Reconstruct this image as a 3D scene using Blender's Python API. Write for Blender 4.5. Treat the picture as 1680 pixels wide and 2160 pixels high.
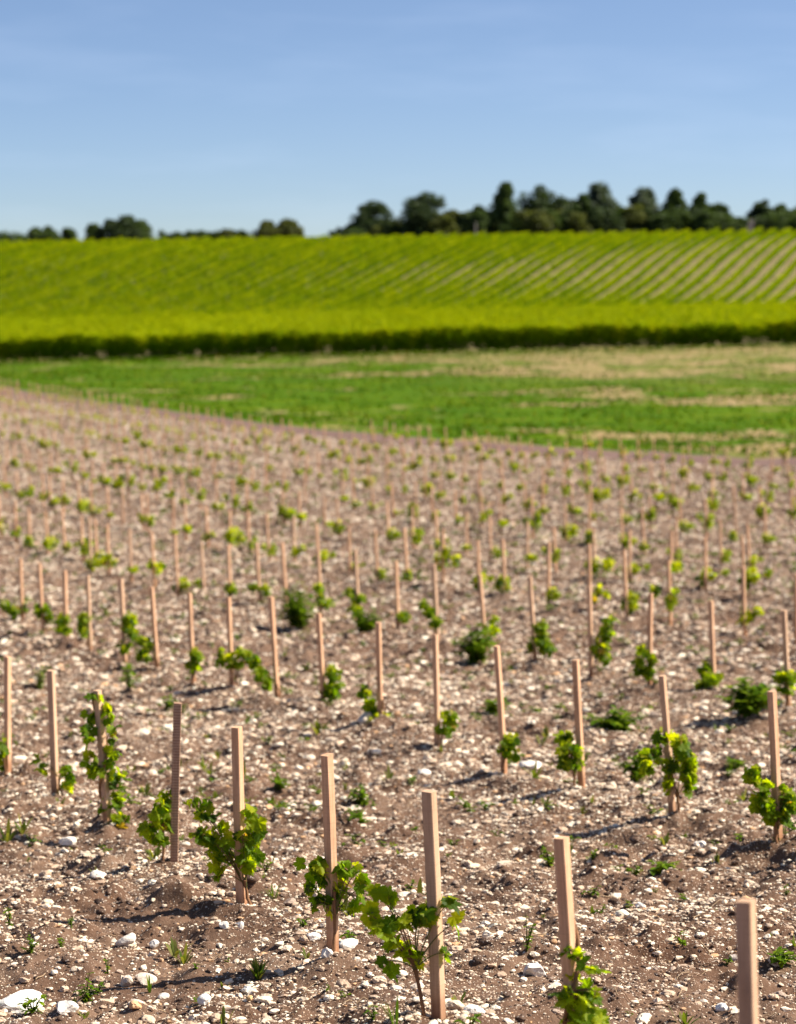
import bpy, bmesh, math, random
import numpy as np
from mathutils import Vector, Matrix, Euler

for o in list(bpy.data.objects):
    bpy.data.objects.remove(o)
SC = bpy.context.scene
COL = SC.collection
R = math.radians

# ------------------------------------------------------------------ camera, sky, sun, exposure
FPX = 5100.0                      # focal length in pixels of the 1680 px wide photograph
PITCH = math.atan((1080 - 520) / FPX)
CAMZ = 1.55
cd = bpy.data.cameras.new('camera')
cam = bpy.data.objects.new('camera', cd)
COL.objects.link(cam)
cd.sensor_fit = 'HORIZONTAL'
cd.sensor_width = 36.0
cd.lens = FPX / 1680 * 36.0
cd.clip_start = 0.1
cd.clip_end = 20000
cam.location = (0, 0, CAMZ)
cam.rotation_euler = (math.pi / 2 - PITCH, 0, 0)
cd.dof.use_dof = True
cd.dof.focus_distance = 7.9
cd.dof.aperture_fstop = 5.0
cd.dof.aperture_blades = 0
SC.camera = cam

SUN_AZ = R(84)                    # from +Y (view direction) towards +X (right)
SUN_EL = R(44)
SC.view_settings.view_transform = 'Standard'
SC.view_settings.look = 'None'
SC.view_settings.gamma = 1
SC.view_settings.exposure = 1.1
world = bpy.data.worlds.new("World")
SC.world = world
world.use_nodes = True
wn, wl = world.node_tree.nodes, world.node_tree.links
wn.clear()
w_out = wn.new('ShaderNodeOutputWorld')
w_bg = wn.new('ShaderNodeBackground')
w_bg.inputs['Strength'].default_value = 0.060
w_sky = wn.new('ShaderNodeTexSky')
w_sky.sky_type = 'NISHITA'
w_sky.sun_disc = False
w_sky.sun_elevation = SUN_EL
w_sky.sun_rotation = SUN_AZ
w_sky.air_density = 1.0
w_sky.dust_density = 1.0
w_sky.ozone_density = 2.0
w_tc = wn.new('ShaderNodeTexCoord')
w_map = wn.new('ShaderNodeMapping')
w_map.inputs['Scale'].default_value = (1, 1, 2.0)
w_map.inputs['Location'].default_value = (0, 0, 0.055)
w_nrm = wn.new('ShaderNodeVectorMath'); w_nrm.operation = 'NORMALIZE'
wl.new(w_tc.outputs['Generated'], w_map.inputs['Vector'])
wl.new(w_map.outputs['Vector'], w_nrm.inputs[0])
wl.new(w_nrm.outputs[0], w_sky.inputs['Vector'])
# thin cirrus veil
w_cm = wn.new('ShaderNodeMapping')
w_cm.inputs['Scale'].default_value = (6, 6, 34)
w_cm.inputs['Rotation'].default_value = (0, R(2), 0)
w_no = wn.new('ShaderNodeTexNoise')
w_no.inputs['Scale'].default_value = 1.0
w_no.inputs['Detail'].default_value = 6
w_no.inputs['Roughness'].default_value = 0.55
w_cr = wn.new('ShaderNodeValToRGB')
w_cr.color_ramp.elements[0].position = 0.5
w_cr.color_ramp.elements[0].color = (0, 0, 0, 1)
w_cr.color_ramp.elements[1].position = 0.8
w_cr.color_ramp.elements[1].color = (0.13, 0.13, 0.13, 1)
w_mx = wn.new('ShaderNodeMix'); w_mx.data_type = 'RGBA'
wl.new(w_tc.outputs['Generated'], w_cm.inputs['Vector'])
wl.new(w_cm.outputs['Vector'], w_no.inputs['Vector'])
wl.new(w_no.outputs['Fac'], w_cr.inputs['Fac'])
wl.new(w_cr.outputs['Color'], w_mx.inputs[0])
wl.new(w_sky.outputs['Color'], w_mx.inputs[6])
w_mx.inputs[7].default_value = (7.5, 8.2, 9.4, 1)
w_ti = wn.new('ShaderNodeMix'); w_ti.data_type = 'RGBA'; w_ti.blend_type = 'MULTIPLY'
w_ti.inputs[0].default_value = 1.0
w_ti.inputs[7].default_value = (1.03, 1.06, 1.16, 1)
wl.new(w_mx.outputs[2], w_ti.inputs[6])
wl.new(w_ti.outputs[2], w_bg.inputs['Color'])
wl.new(w_bg.outputs['Background'], w_out.inputs['Surface'])

sd = bpy.data.lights.new('sun', 'SUN')
sd.energy = 5.0
sd.angle = R(0.5)
sd.color = (1.0, 0.92, 0.79)
sun = bpy.data.objects.new('sun', sd)
COL.objects.link(sun)
to_sun = Vector((math.cos(SUN_EL) * math.sin(SUN_AZ), math.cos(SUN_EL) * math.cos(SUN_AZ), math.sin(SUN_EL)))
sun.rotation_euler = to_sun.to_track_quat('Z', 'Y').to_euler()
sun.location = (30, 10, 40)
SC.cycles.max_bounces = 6
SC.cycles.transparent_max_bounces = 8
SC.cycles.use_denoising = True

# ------------------------------------------------------------------ helpers
def tag(o, label=None, cat=None, group=None, kind=None):
    if label: o['label'] = label
    if cat: o['category'] = cat
    if group: o['group'] = group
    if kind: o['kind'] = kind
    return o

def link(o, parent=None):
    COL.objects.link(o)
    if parent is not None:
        o.parent = parent
    return o

def empty(name, loc=(0, 0, 0), rz=0.0):
    o = bpy.data.objects.new(name, None)
    o.empty_display_size = 0.05
    o.location = loc
    o.rotation_euler = (0, 0, rz)
    return link(o)

class MB:
    """collects vertices, faces (any polygon size) and a colour per vertex, and makes one mesh"""
    def __init__(s):
        s.v, s.c, s.groups, s.n = [], [], [], 0
    def add(s, v, faces, col=None):
        v = np.asarray(v, float).reshape(-1, 3)
        faces = np.asarray(faces, np.int64)
        s.v.append(v)
        if col is None: col = (1, 1, 1)
        col = np.asarray(col, float)
        s.c.append(np.broadcast_to(col, (len(v), 3)) if col.ndim == 1 else col)
        s.groups.append(faces + s.n)
        s.n += len(v)
    def mesh(s, name, mat, smooth=True):
        V = np.concatenate(s.v); C = np.concatenate(s.c)
        me = bpy.data.meshes.new(name)
        nl = sum(g.size for g in s.groups); nf = sum(len(g) for g in s.groups)
        me.vertices.add(len(V)); me.loops.add(nl); me.polygons.add(nf)
        me.vertices.foreach_set('co', V.astype(np.float32).ravel())
        me.loops.foreach_set('vertex_index', np.concatenate([g.ravel() for g in s.groups]).astype(np.int32))
        tot = np.concatenate([np.full(len(g), g.shape[1]) for g in s.groups]).astype(np.int32)
        st = np.concatenate([[0], np.cumsum(tot)[:-1]]).astype(np.int32)
        me.polygons.foreach_set('loop_start', st)
        me.polygons.foreach_set('loop_total', tot)
        me.polygons.foreach_set('use_smooth', np.full(nf, smooth))
        me.update(calc_edges=True)
        a = me.attributes.new('tint', 'FLOAT_COLOR', 'POINT')
        a.data.foreach_set('color', np.concatenate([C, np.ones((len(C), 1))], 1).astype(np.float32).ravel())
        if mat: me.materials.append(mat)
        return me
    def build(s, name, mat, parent=None, smooth=True):
        return link(bpy.data.objects.new(name, s.mesh(name, mat, smooth)), parent)

def copy_tree(o, parent=None):
    c = o.copy()
    COL.objects.link(c)
    if parent is not None: c.parent = parent
    for ch in list(o.children): copy_tree(ch, c)
    return c

def hash2(ix, iy, seed):
    h = (ix.astype(np.int64) * 374761393 + iy.astype(np.int64) * 668265263 + seed * 982451653) & 0x7fffffff
    h = ((h ^ (h >> 13)) * 1274126177) & 0x7fffffff
    h = (h ^ (h >> 16)) & 0x7fffffff
    return (h % 65536) / 65535.0

def vnoise(x, y, seed=0):
    """smooth value noise in -1..1"""
    ix, iy = np.floor(x), np.floor(y)
    fx, fy = x - ix, y - iy
    fx = fx * fx * (3 - 2 * fx); fy = fy * fy * (3 - 2 * fy)
    a = hash2(ix, iy, seed); b = hash2(ix + 1, iy, seed)
    c = hash2(ix, iy + 1, seed); d = hash2(ix + 1, iy + 1, seed)
    return 2 * ((a * (1 - fx) + b * fx) * (1 - fy) + (c * (1 - fx) + d * fx) * fy) - 1

def sstep(a, b, x):
    t = np.clip((x - a) / (b - a), 0, 1)
    return t * t * (3 - 2 * t)

# ------------------------------------------------------------------ terrain
ZT = np.array([(-60, 2.4), (-20, .9), (0, 0), (3, -.29), (5, -.5), (7, -.72), (8.2, -.86), (10.3, -1.09), (12.8, -1.37), (14, -1.50), (16, -1.64),
               (18, -1.795), (20, -1.95), (24, -2.27), (28, -2.59), (32, -2.90), (45, -3.65), (65, -4.47), (90, -5.05), (119, -5.45),
               (180, -6.35), (250, -7.7), (340, -9.1), (362, -9.35), (376, -8.6), (400, -5.9), (430, -1.3), (448, 1.0), (462, 2.35), (480, 2.8), (600, 2.2), (1500, -3), (12000, -60)])
_zx = ZT[:, 0]
_zs = np.gradient(ZT[:, 1], _zx)
def zprofile(y):
    """monotone-ish cubic through the levelled profile"""
    y = np.clip(np.asarray(y, float), _zx[0], _zx[-1])
    i = np.clip(np.searchsorted(_zx, y, 'right') - 1, 0, len(_zx) - 2)
    x0, x1 = _zx[i], _zx[i + 1]; h = x1 - x0; t = (y - x0) / h
    d = (ZT[i + 1, 1] - ZT[i, 1]) / h
    m0, m1 = _zs[i], _zs[i + 1]
    m0 = np.where(np.abs(m0) > 3 * np.abs(d), 3 * d, m0); m1 = np.where(np.abs(m1) > 3 * np.abs(d), 3 * d, m1)
    return ((2*t**3 - 3*t**2 + 1) * ZT[i, 1] + (t**3 - 2*t**2 + t) * h * m0 + (-2*t**3 + 3*t**2) * ZT[i + 1, 1] + (t**3 - t**2) * h * m1)
TILT = 0.021
def zbase(x, y):
    x = np.asarray(x, float); y = np.asarray(y, float)
    return zprofile(y) + TILT * np.clip(x, -300, 300) * sstep(65, 175, y) * (1 - .25 * sstep(372, 466, y))

def pix_ray(px, py):
    d = Vector(((px - 840) / FPX, -(py - 1080) / FPX, -1.0))
    return cam.rotation_euler.to_matrix() @ d
def ground_at(px, py):
    """where the sight line of a photograph pixel meets the levelled ground"""
    d = pix_ray(px, py)
    t0 = 2.0
    for k in range(4000):
        t1 = t0 * 1.004
        p = Vector((0, 0, CAMZ)) + d * t1
        if p.z < float(zbase(p.x, p.y)): break
        t0 = t1
    for k in range(20):
        tm = (t0 + t1) / 2
        p = Vector((0, 0, CAMZ)) + d * tm
        if p.z < float(zbase(p.x, p.y)): t1 = tm
        else: t0 = tm
    return p
def surf_at(px, py):
    """the same on the worked surface, hollows and heaps included"""
    off = 0.0
    d = pix_ray(px, py)
    p = ground_at(px, py)
    for k in range(8):
        off = float(relief(np.array([p.x]), np.array([p.y]))[0])
        t = p.y / d.y
        e = (CAMZ + d.z * t) - (float(zbase(p.x, p.y)) + off)
        h = 1e-3
        q = Vector((0, 0, CAMZ)) + d * (t + h)
        s_ = ((q.z - float(zbase(q.x, q.y))) - (CAMZ + d.z * t - float(zbase(p.x, p.y)))) / h
        t -= .8 * e / s_
        p = Vector((0, 0, CAMZ)) + d * t
    return p
def at_depth(px, py, Y):
    d = pix_ray(px, py)
    return Vector((0, 0, CAMZ)) + d * (Y / d.y)

EDGE_PX = [(0, 815), (200, 846), (400, 872), (600, 898), (800, 914), (1000, 931), (1200, 945), (1400, 956), (1680, 968)]
EDGE = np.array([(p.x, p.y) for p in (ground_at(*q) for q in EDGE_PX)])
EDGE = np.concatenate([[(EDGE[0, 0] - 60, EDGE[0, 1] + 60)], EDGE, [(EDGE[-1, 0] + 60, EDGE[-1, 1] - 22)]])
def field_edge(x):
    return np.interp(x, EDGE[:, 0], EDGE[:, 1])

MOUNDS = []      # (x, y, height, radius) heaps of earth round the stakes
def relief(x, y):
    """clods, hollows and heaps of the worked soil"""
    x = np.asarray(x, float); y = np.asarray(y, float)
    e = field_edge(x)
    soil = 1 - sstep(-6, -1.5, y - e)
    near = 1 - sstep(25, 60, y) * 0.4
    r = 0.032 * vnoise(x / .62 + 3, y / .75, 1) + 0.020 * vnoise(x / .23, y / .26 + 7, 2)
    lump = np.maximum(0, vnoise(x / .115, y / .12, 3) * .6 + vnoise(x / .31, y / .33, 9) * .7 - .12)
    r = r + 0.072 * lump + .030 * np.maximum(0, vnoise(x / .075, y / .085, 14) + .5 * vnoise(x / .42, y / .45, 15) - .15) + 0.007 * vnoise(x / .05, y / .055, 4) * (0.5 + lump) + 0.0035 * vnoise(x / .022, y / .024, 5)
    nn = .930 * x + .368 * y
    d = np.abs(.945 * (x + 1.004) + .327 * (y - 10.33))
    d = np.minimum(d, np.abs(.924 * (x + 1.067) + .382 * (y - 17.94)))
    far = np.abs((nn - 8.8 + 1.435) % 2.87 - 1.435)
    d = np.where(nn > 7.4, far, d)
    d = d + .10 * vnoise(x / .5, y / .5, 12)
    r = r - .065 * (1 - np.exp(-(d / .38) ** 2)) * (1 + .3 * vnoise(x / 1.1, y / 1.1, 13))
    for mx, my, mh, mr in MOUNDS:
        if y.size > 1 and (my < y.min() - 1 or my > y.max() + 1): continue
        d2 = ((x - mx) ** 2 + (y - my) ** 2) / (mr * mr)
        r = r + mh * np.exp(-d2) * (1 + .5 * vnoise(x / .09, y / .09, 6))
    g = 0.05 * vnoise(x / 1.3, y / 1.6, 7) * (1 - soil) * (1 - sstep(200, 350, y))
    return r * soil * near + g
def zground(x, y):
    return zbase(x, y) + relief(x, y)
def zg1(x, y):
    return float(zground(np.array([x]), np.array([y]))[0])

# ------------------------------------------------------------------ materials
def mat_new(name):
    m = bpy.data.materials.new(name)
    m.use_nodes = True
    nt = m.node_tree
    for n in list(nt.nodes): nt.nodes.remove(n)
    out = nt.nodes.new('ShaderNodeOutputMaterial')
    return m, nt, out
class NT:
    def __init__(s, nt): s.nt = nt
    def n(s, t, **kw):
        n = s.nt.nodes.new(t)
        for k, v in kw.items(): setattr(n, k, v)
        return n
    def l(s, a, b): s.nt.links.new(a, b)
    def val(s, sock, v):
        if hasattr(v, 'node'): s.l(v, sock)
        else: sock.default_value = v
    def mix(s, f, a, b, blend='MIX'):
        n = s.n('ShaderNodeMix', data_type='RGBA', blend_type=blend)
        s.val(n.inputs[0], f)
        s.val(n.inputs[6], a if hasattr(a, 'node') else (*a, 1) if len(a) == 3 else a)
        s.val(n.inputs[7], b if hasattr(b, 'node') else (*b, 1) if len(b) == 3 else b)
        return n.outputs[2]
    def math(s, op, a, b=0.0, clamp=False):
        n = s.n('ShaderNodeMath', operation=op, use_clamp=clamp)
        s.val(n.inputs[0], a); s.val(n.inputs[1], b)
        return n.outputs[0]
    def noise(s, vec, scale, detail=3, rough=.5, out='Fac'):
        n = s.n('ShaderNodeTexNoise')
        n.inputs['Scale'].default_value = scale
        n.inputs['Detail'].default_value = detail
        n.inputs['Roughness'].default_value = rough
        if vec is not None: s.l(vec, n.inputs['Vector'])
        return n.outputs[out]
    def ramp(s, f, stops):
        n = s.n('ShaderNodeValToRGB')
        e = n.color_ramp.elements
        while len(e) < len(stops): e.new(0.5)
        for el, (p, c) in zip(e, stops):
            el.position = p
            el.color = (*c, 1) if hasattr(c, '__len__') else (c, c, c, 1)
        s.l(f, n.inputs['Fac'])
        return n.outputs['Color']
    def scaled(s, vec, sc):
        n = s.n('ShaderNodeMapping')
        n.inputs['Scale'].default_value = sc
        s.l(vec, n.inputs['Vector'])
        return n.outputs['Vector']
    def attr(s, name, out='Color'):
        n = s.n('ShaderNodeAttribute', attribute_name=name)
        return n.outputs[out]
    def bump(s, h, strength, dist):
        n = s.n('ShaderNodeBump')
        n.inputs['Strength'].default_value = strength
        n.inputs['Distance'].default_value = dist
        s.l(h, n.inputs['Height'])
        return n.outputs['Normal']
    def pbsdf(s, col, rough, normal=None, spec=.3):
        n = s.n('ShaderNodeBsdfPrincipled')
        s.val(n.inputs['Base Color'], col if hasattr(col, 'node') else (*col, 1))
        s.val(n.inputs['Roughness'], rough)
        n.inputs['Specular IOR Level'].default_value = spec
        if normal is not None: s.l(normal, n.inputs['Normal'])
        return n.outputs[0]

def make_ground_mat():
    m, nt, out = mat_new('ground')
    t = NT(nt)
    pos = t.n('ShaderNodeNewGeometry').outputs['Position']
    # stony soil
    big = t.noise(pos, 1.7, 4, .6)
    fine = t.noise(pos, 42, 5, .7)
    soil = t.ramp(big, [(0.28, (.105, .056, .034)), (0.5, (.180, .108, .070)), (0.72, (.265, .176, .120))])
    soil = t.mix(t.math('MULTIPLY', fine, .75), soil, (.052, .028, .019))
    v1 = t.n('ShaderNodeTexVoronoi'); v1.inputs['Scale'].default_value = 85; t.l(pos, v1.inputs['Vector'])
    v2 = t.n('ShaderNodeTexVoronoi'); v2.inputs['Scale'].default_value = 190; t.l(pos, v2.inputs['Vector'])
    s1 = t.n('ShaderNodeSeparateColor'); t.l(v1.outputs['Color'], s1.inputs[0])
    s2 = t.n('ShaderNodeSeparateColor'); t.l(v2.outputs['Color'], s2.inputs[0])
    g1 = t.math('MULTIPLY', t.math('GREATER_THAN', s1.outputs[0], .80), t.math('LESS_THAN', v1.outputs['Distance'], t.math('ADD', t.math('MULTIPLY', s1.outputs[2], .42), .12)))
    g2 = t.math('MULTIPLY', t.math('GREATER_THAN', s2.outputs[0], .76), t.math('LESS_THAN', v2.outputs['Distance'], t.math('ADD', t.math('MULTIPLY', s2.outputs[2], .42), .12)))
    patch = t.ramp(t.noise(pos, 2.6, 3, .6), [(.36, .55), (.58, 1.0)])
    grain = t.ramp(s1.outputs[1], [(0, (.32, .21, .15)), (.5, (.54, .41, .31)), (1, (.74, .64, .52))])
    soil = t.mix(t.math('MULTIPLY', g2, patch), soil, t.ramp(s2.outputs[1], [(0, (.26, .17, .12)), (1, (.58, .45, .35))]))
    soil = t.mix(t.math('MULTIPLY', g1, patch), soil, grain)
    h1 = t.math('MULTIPLY', g1, t.math('SUBTRACT', .45, v1.outputs['Distance']))
    h2 = t.math('MULTIPLY', g2, t.math('SUBTRACT', .45, v2.outputs['Distance']))
    hh = t.math('ADD', t.math('ADD', t.math('MULTIPLY', h1, 1.6), t.math('MULTIPLY', h2, .8)), t.math('MULTIPLY', fine, .9))
    # bare headland
    hn = t.noise(pos, .8, 4, .6)
    head = t.ramp(hn, [(.3, (.125, .078, .066)), (.7, (.175, .115, .096))])
    # meadow with dry patches
    gn = t.noise(pos, .22, 5, .62)
    gn2 = t.noise(pos, 3.0, 4, .65)
    green = t.ramp(gn, [(.32, (.036, .090, .0005)), (.52, (.064, .122, .0005)), (.70, (.115, .155, .003))])
    green = t.mix(t.math('MULTIPLY', gn2, .45), green, (.045, .085, .005))
    dryc = t.ramp(gn2, [(.3, (.225, .150, .060)), (.7, (.37, .255, .150))])
    mead = t.mix(t.attr('dry', 'Fac'), green, dryc)
    # hill soil between the vine rows
    hs = t.ramp(t.noise(pos, .35, 5, .6), [(.3, (.150, .120, .056)), (.7, (.235, .185, .110))])
    mk = t.n('ShaderNodeSeparateColor'); t.l(t.attr('tint'), mk.inputs[0])
    col = t.mix(mk.outputs[2], hs, mead)
    col = t.mix(mk.outputs[1], col, head)
    col = t.mix(mk.outputs[0], col, soil)
    nb = t.bump(t.math('MULTIPLY', hh, mk.outputs[0]), .9, .012)
    t.l(t.pbsdf(col, .95, nb, .04), out.inputs[0])
    return m

def make_stone_mat(name='stone'):
    m, nt, out = mat_new(name)
    t = NT(nt)
    pos = t.n('ShaderNodeTexCoord').outputs['Object']
    n1 = t.noise(pos, 60, 5, .65)
    n2 = t.noise(pos, 260, 3, .6)
    c = t.mix(t.ramp(n1, [(.45, 0.0), (.75, .55)]), t.attr('tint'), (.40, .31, .22))
    c = t.mix(t.math('MULTIPLY', n2, .25), c, (.74, .66, .55))
    nb = t.bump(t.math('ADD', n1, t.math('MULTIPLY', n2, .4)), .6, .006)
    t.l(t.pbsdf(c, .88, nb, .2), out.inputs[0])
    return m

def make_clod_mat():
    m, nt, out = mat_new('clod')
    t = NT(nt)
    pos = t.n('ShaderNodeTexCoord').outputs['Object']
    n1 = t.noise(pos, 70, 5, .7)
    c = t.mix(t.math('MULTIPLY', n1, .8), t.attr('tint'), (.075, .05, .038))
    v = t.n('ShaderNodeTexVoronoi'); v.inputs['Scale'].default_value = 150; t.l(pos, v.inputs['Vector'])
    sp = t.n('ShaderNodeSeparateColor'); t.l(v.outputs['Color'], sp.inputs[0])
    g = t.math('MULTIPLY', t.math('GREATER_THAN', sp.outputs[0], .8), t.math('LESS_THAN', v.outputs['Distance'], .42))
    c = t.mix(g, c, (.55, .48, .41))
    t.l(t.pbsdf(c, .96, t.bump(n1, .9, .012), .1), out.inputs[0])
    return m

def make_leaf_mat(name, trans=.5, tcol=(1.25, 1.25, .55), rough=.42, spec=.4, vein=True):
    m, nt, out = mat_new(name)
    t = NT(nt)
    pos = t.n('ShaderNodeTexCoord').outputs['Object']
    n1 = t.noise(pos, 45, 4, .6)
    c = t.mix(t.math('MULTIPLY', n1, .5), t.attr('tint'), t.mix(1.0, t.attr('tint'), (.55, .60, .5), 'MULTIPLY'))
    n = nt.nodes.new('ShaderNodeBsdfPrincipled')
    t.l(c, n.inputs['Base Color'])
    n.inputs['Roughness'].default_value = rough
    n.inputs['Specular IOR Level'].default_value = spec
    t.l(t.bump(t.noise(pos, 160, 3, .6), .35, .004), n.inputs['Normal'])
    tr = nt.nodes.new('ShaderNodeBsdfTranslucent')
    t.l(t.mix(1.0, c, tcol, 'MULTIPLY'), tr.inputs['Color'])
    mx = nt.nodes.new('ShaderNodeMixShader')
    mx.inputs[0].default_value = trans
    t.l(n.outputs[0], mx.inputs[1]); t.l(tr.outputs[0], mx.inputs[2])
    t.l(mx.outputs[0], out.inputs[0])
    return m

def make_wood_mat():
    m, nt, out = mat_new('sawn_wood')
    t = NT(nt)
    oi = t.n('ShaderNodeObjectInfo')
    tc = t.n('ShaderNodeTexCoord').outputs['Object']
    add = t.n('ShaderNodeVectorMath', operation='ADD'); t.l(tc, add.inputs[0])
    cmb = t.n('ShaderNodeCombineXYZ'); t.l(t.math('MULTIPLY', oi.outputs['Random'], 37.0), cmb.inputs[2]); t.l(t.math('MULTIPLY', oi.outputs['Random'], 11.0), cmb.inputs[0])
    t.l(cmb.outputs[0], add.inputs[1])
    p = add.outputs[0]
    grain = t.noise(t.scaled(p, (150, 150, 5)), 1.0, 5, .65)
    blot = t.noise(t.scaled(p, (22, 22, 5)), 1.0, 4, .6)
    saw = t.noise(t.scaled(p, (9, 9, 420)), 1.0, 2, .5)
    fresh = t.ramp(grain, [(.25, (.50, .265, .140)), (.5, (.66, .385, .225)), (.75, (.77, .50, .320))])
    old = t.ramp(grain, [(.25, (.46, .29, .175)), (.75, (.67, .46, .31))])
    c = t.mix(t.ramp(oi.outputs['Random'], [(.45, 0.0), (1, .85)]), fresh, old)
    c = t.mix(t.ramp(blot, [(.45, 0.0), (.75, .5)]), c, (.25, .14, .085))
    c = t.mix(t.ramp(saw, [(.55, 0.0), (.72, .30)]), c, (.24, .13, .08))
    c = t.mix(1.0, c, t.attr('tint'), 'MULTIPLY')
    h = t.math('ADD', t.math('MULTIPLY', grain, .5), t.math('MULTIPLY', saw, .8))
    t.l(t.pbsdf(c, .8, t.bump(h, .5, .0015), .25), out.inputs[0])
    return m

def make_plain_tint(name, rough, bscale=80, bdist=.003, dark=.6, spec=.3):
    m, nt, out = mat_new(name)
    t = NT(nt)
    pos = t.n('ShaderNodeTexCoord').outputs['Object']
    n1 = t.noise(pos, bscale, 5, .65)
    c = t.mix(t.math('MULTIPLY', n1, dark), t.attr('tint'), t.mix(1.0, t.attr('tint'), (.4, .38, .36), 'MULTIPLY'))
    t.l(t.pbsdf(c, rough, t.bump(n1, .6, bdist), spec), out.inputs[0])
    return m

M_GROUND = make_ground_mat()
M_STONE = make_stone_mat()
M_CLOD = make_clod_mat()
M_LEAF = make_leaf_mat('vine_leaf', .68, (1.95, 1.75, .32), .5, .2)
M_WEED = make_leaf_mat('weed_leaf', .50, (1.4, 1.35, .35), .6, .12)
M_FAR = make_leaf_mat('far_vine_leaf', .45, (1.35, 1.35, .30), .8, .05)
M_TREE = make_leaf_mat('tree_leaf', .30, (1.3, 1.3, .5), .6, .2)
M_WOOD = make_wood_mat()
M_BARK = make_plain_tint('bark', .85, 120, .003, .8)
M_POST = make_plain_tint('old_stone', .9, 6, .02, .4)

# ------------------------------------------------------------------ where the stakes stand
ROW1 = [((16, 1385), (17, 1642)), ((108, 1413), (117, 1692)), ((205, 1457), (227, 1757)), ((376, 1481), (368, 1828)), ((500, 1533), (510, 1912)), ((690, 1592), (702, 2035)), ((905, 1668), (925, 2178))]
ROW2 = [((1628, 1457), (1642, 1787)), ((1398, 1426), (1418, 1728)), ((1214, 1391), (1228, 1668)), ((1048, 1363), (1064, 1632)), ((918, 1338), (922, 1580)), ((798, 1313), (803, 1540)), ((672, 1293), (682, 1490)), ((572, 1260), (586, 1480)), ((482, 1260), (490, 1458)), ((400, 1250), (409, 1440)), ((320, 1238), (332, 1412)), ((255, 1222), (264, 1405)), ((185, 1214), (191, 1373)), ((136, 1204), (141, 1355)), ((83, 1188), (92, 1335)), ((43, 1178), (48, 1310))]
ROW3 = [((1654, 1287), (1664, 1500)), ((1500, 1267), (1507, 1460)), ((1373, 1252), (1371, 1450)), ((1243, 1237), (1248, 1430)), ((1118, 1217), (1130, 1398)), ((1012, 1212), (1025, 1375)), ((915, 1190), (925, 1350)), ((835, 1183), (840, 1330)), ((749, 1158), (757, 1310)), ((671, 1162), (678, 1300)), ((595, 1145), (606, 1285)), ((541, 1145), (549, 1270)), ((481, 1150), (487, 1265)), ((424, 1142), (430, 1252)), ((369, 1128), (376, 1250)), ((320, 1122), (326, 1235)), ((273, 1115), (278, 1225)), ((226, 1106), (231, 1215)), ((188, 1092), (192, 1205))]
rng = np.random.default_rng(11)
random.seed(5)
STAKES = []       # dict(row, k, base(x,y), top Vector or None)
def add_px(row, k, t, b):
    p = ground_at(*b)
    STAKES.append(dict(row=row, k=k, x=p.x, y=p.y, top=at_depth(t[0], t[1], p.y)))
for k, (t, b) in enumerate(ROW1): add_px(1, k, t, b)
# the two nearest, whose feet are below the picture's edge
for k, (x, y, t) in enumerate([(.455, 5.92, (1185, 1768)), (.735, 4.80, (1572, 1897))]):
    STAKES.append(dict(row=1, k=7 + k, x=x, y=y, top=at_depth(t[0], t[1], y)))
for k, (t, b) in enumerate(ROW2): add_px(2, k, t, b)
for k, (t, b) in enumerate(ROW3): add_px(3, k, t, b)
UX, UY = .368, -.930
NX, NY = .930, .368
PITCH_ROW = 1.09
def in_view(x, y, margin=0.0):
    if y < 4.2: return False
    return abs(x) < .1647 * y + margin
for r in range(2, 44):
    n0 = [0, 2.89, 5.62, 8.80][r] if r < 4 else 8.80 + 2.87 * (r - 3)
    ph = rng.uniform(0, PITCH_ROW)
    for i in range(-160, 160):
        s = i * PITCH_ROW + ph + rng.normal(0, .09)
        x = n0 * NX - s * NX * 0 + s * UX + rng.normal(0, .05)
        y = n0 * NY + s * UY + rng.normal(0, .06)
        if y < 5 or y > field_edge(x) - 3.6: continue
        if abs(x) > .1647 * y * 1.12 + 1.2: continue
        if r == 2 and y < 26.2 and x < 1.85: continue
        if r == 3 and (y < 34.5 and x < 2.9): continue
        if r == 2 and x > 1.85: pass
        if rng.random() < .035: continue
        STAKES.append(dict(row=r, k=1000 + i, x=x, y=y, top=None))
for s in STAKES:
    if s['y'] < 22:
        MOUNDS.append((s['x'] + random.uniform(-.08, .02), s['y'] + random.uniform(-.06, .06), random.uniform(.012, .04), random.uniform(.10, .2)))
MOUNDS.append((-.86, 9.15, .05, .10)); MOUNDS.append((-.50, 7.85, .03, .1))

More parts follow.
